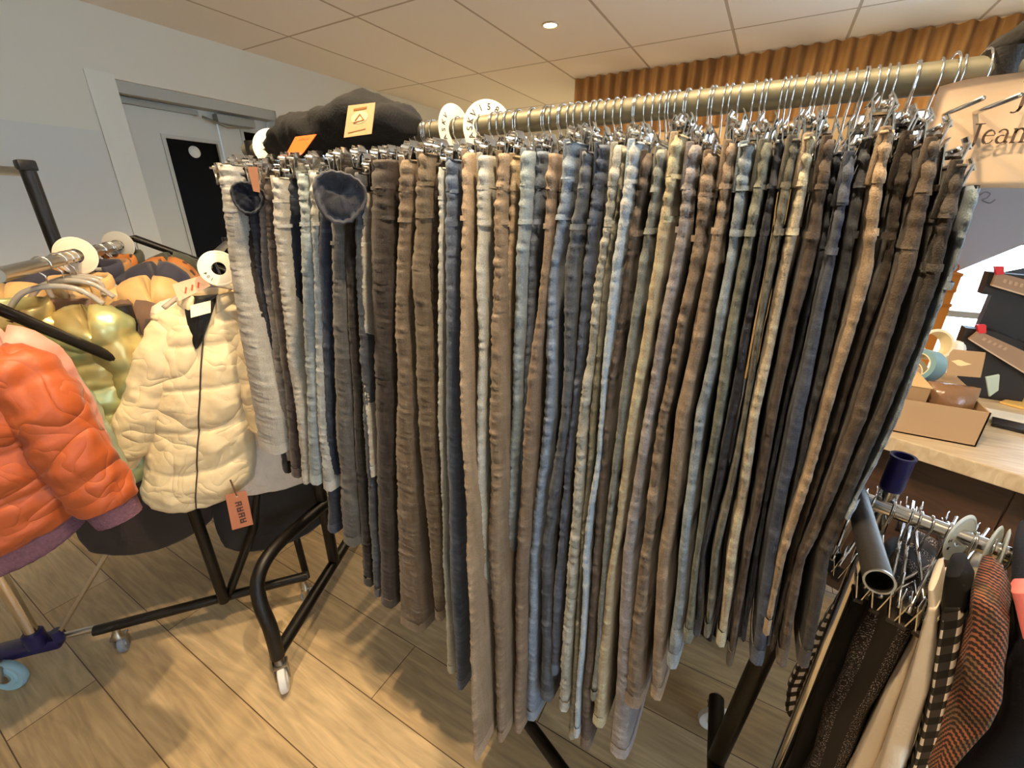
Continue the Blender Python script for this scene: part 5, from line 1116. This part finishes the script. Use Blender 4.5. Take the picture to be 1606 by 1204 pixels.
# the open tube end below the jeans
t = thing('side_arm', 'dark steel tube with open end poking out below the jeans', 'tube', (.157, .45, 1.06))
ta = ay(1379, 912, .44); tb_ = ay(1347, 790, .63)
dr = (tb_ - ta).normalized(); bm = bmesh.new(); Rr = .0122
lathe(bm, [(Rr - .0014, .05), (Rr - .0014, 0), (Rr, 0), (Rr, .0), (Rr, .42), (.001, .42)], ta, dr, 32, False); finish(bm, 'tube_body', mat('dark_steel', '#3b3833', .4, .6, .1, 80), t, True, 40)
bm = bmesh.new(); lathe(bm, [(Rr - .0016, -.0006), (Rr + .0002, -.0006), (Rr + .0002, .002), (Rr - .0016, .002), (Rr - .0016, -.0006)], ta, dr, 32, False); finish(bm, 'cut_rim', CHROME_SOFT, t, True, 40)
bm = bmesh.new(); lathe(bm, [(.0005, .03), (Rr - .0016, .03)], ta, dr, 24, False); finish(bm, 'end_plug', mat('dark_plug', '#1c1a18', .7), t)
a = ay(1293, 898, .78); b = ay(1338, 815, .86)
bm = bmesh.new(); tube(bm, [a, b + (b - a) * .3], .0042, 8); tag(finish(bm, 'wooden_rod', mat('pale_rod_wood', '#b99f78', .6), None), 'thin pale wooden rod slanting below the last jeans', 'rod')

# an unseen cloth-covered table, added to block light under the jeans
dt = thing('shade_table', 'unseen cloth covered table added to darken the floor behind the jeans rack', 'table', (-.5, 1.5, 0))
bm = bmesh.new(); box(bm, (-.50, 1.52, .79), (1.30, .50, .03), None, .004); finish(bm, 'table_top', FRONT, dt, False)
bm = bmesh.new(); rings = []; DC = mat('dark_brown_tablecloth', '#2a2019', .9, 0, .2, 120)
for i in range(22):
    z = lerp(.808, .02, i / 21); ring = []; f = min(1, i / 5)
    for k in range(200):
        a = 2 * PI * k / 200; c, s = math.cos(a), math.sin(a); fl = .018 * f * math.sin(k * .55 + 2 * math.sin(k * .11))
        ring.append(bm.verts.new((-.50 + (.66 + fl) * math.copysign(abs(c) ** .2, c), 1.52 + (.26 + fl) * math.copysign(abs(s) ** .2, s), z)))
    rings.append(ring)
skin(bm, rings, True); bm.faces.new(rings[0]); finish(bm, 'cloth', DC, dt)
# ================================================================== LIGHT
W_ = bpy.data.worlds.new('daylight'); S.world = W_; W_.use_nodes = True
bg = W_.node_tree.nodes['Background']; bg.inputs['Color'].default_value = (.60, .79, 1.0, 1); bg.inputs['Strength'].default_value = 6.0
def portal(name, loc, rot, sx, sy):
    l = bpy.data.lights.new(name, 'AREA'); l.shape = 'RECTANGLE'; l.size = sx; l.size_y = sy
    o = bpy.data.objects.new(name, l); C.objects.link(o); o.location = loc; o.rotation_euler = rot; l.cycles.is_portal = True
portal('window_daylight', (XR + .13, (WY0 + WY1) / 2, (WZ0 + WZ1) / 2), (0, PI / 2, 0), WZ1 - WZ0, WY1 - WY0)
portal('window_daylight', (1.77, YB + .12, 1.17), (-PI / 2, 0, 0), 2.9, 1.66)
WARM = (1, .76, .47)
for (x, y, w, dg_) in ((LX, LY, 60, 150), (-.86, .36, 78, 140), (-.08, .40, 72, 140), (-2.4, 4.5, 60, 140)):
    spot('downlight_beam', (x, y, ZC - .02), (x, y, 0), w, dg_, WARM, .35, .028)
for k in range(9): spot('board_wash_spot', (-1.9 + k * .55, 2.85, ZC - .22), (-1.35 + k * .55, YB + .05, 2.05), 30, 50, WARM, .9, .02)  # unseen spots added to brighten the corrugated board
S.view_settings.view_transform = 'Standard'; S.view_settings.look = 'None'; S.view_settings.gamma = 1.0; S.view_settings.use_curve_mapping = False
S.view_settings.exposure = 0.6
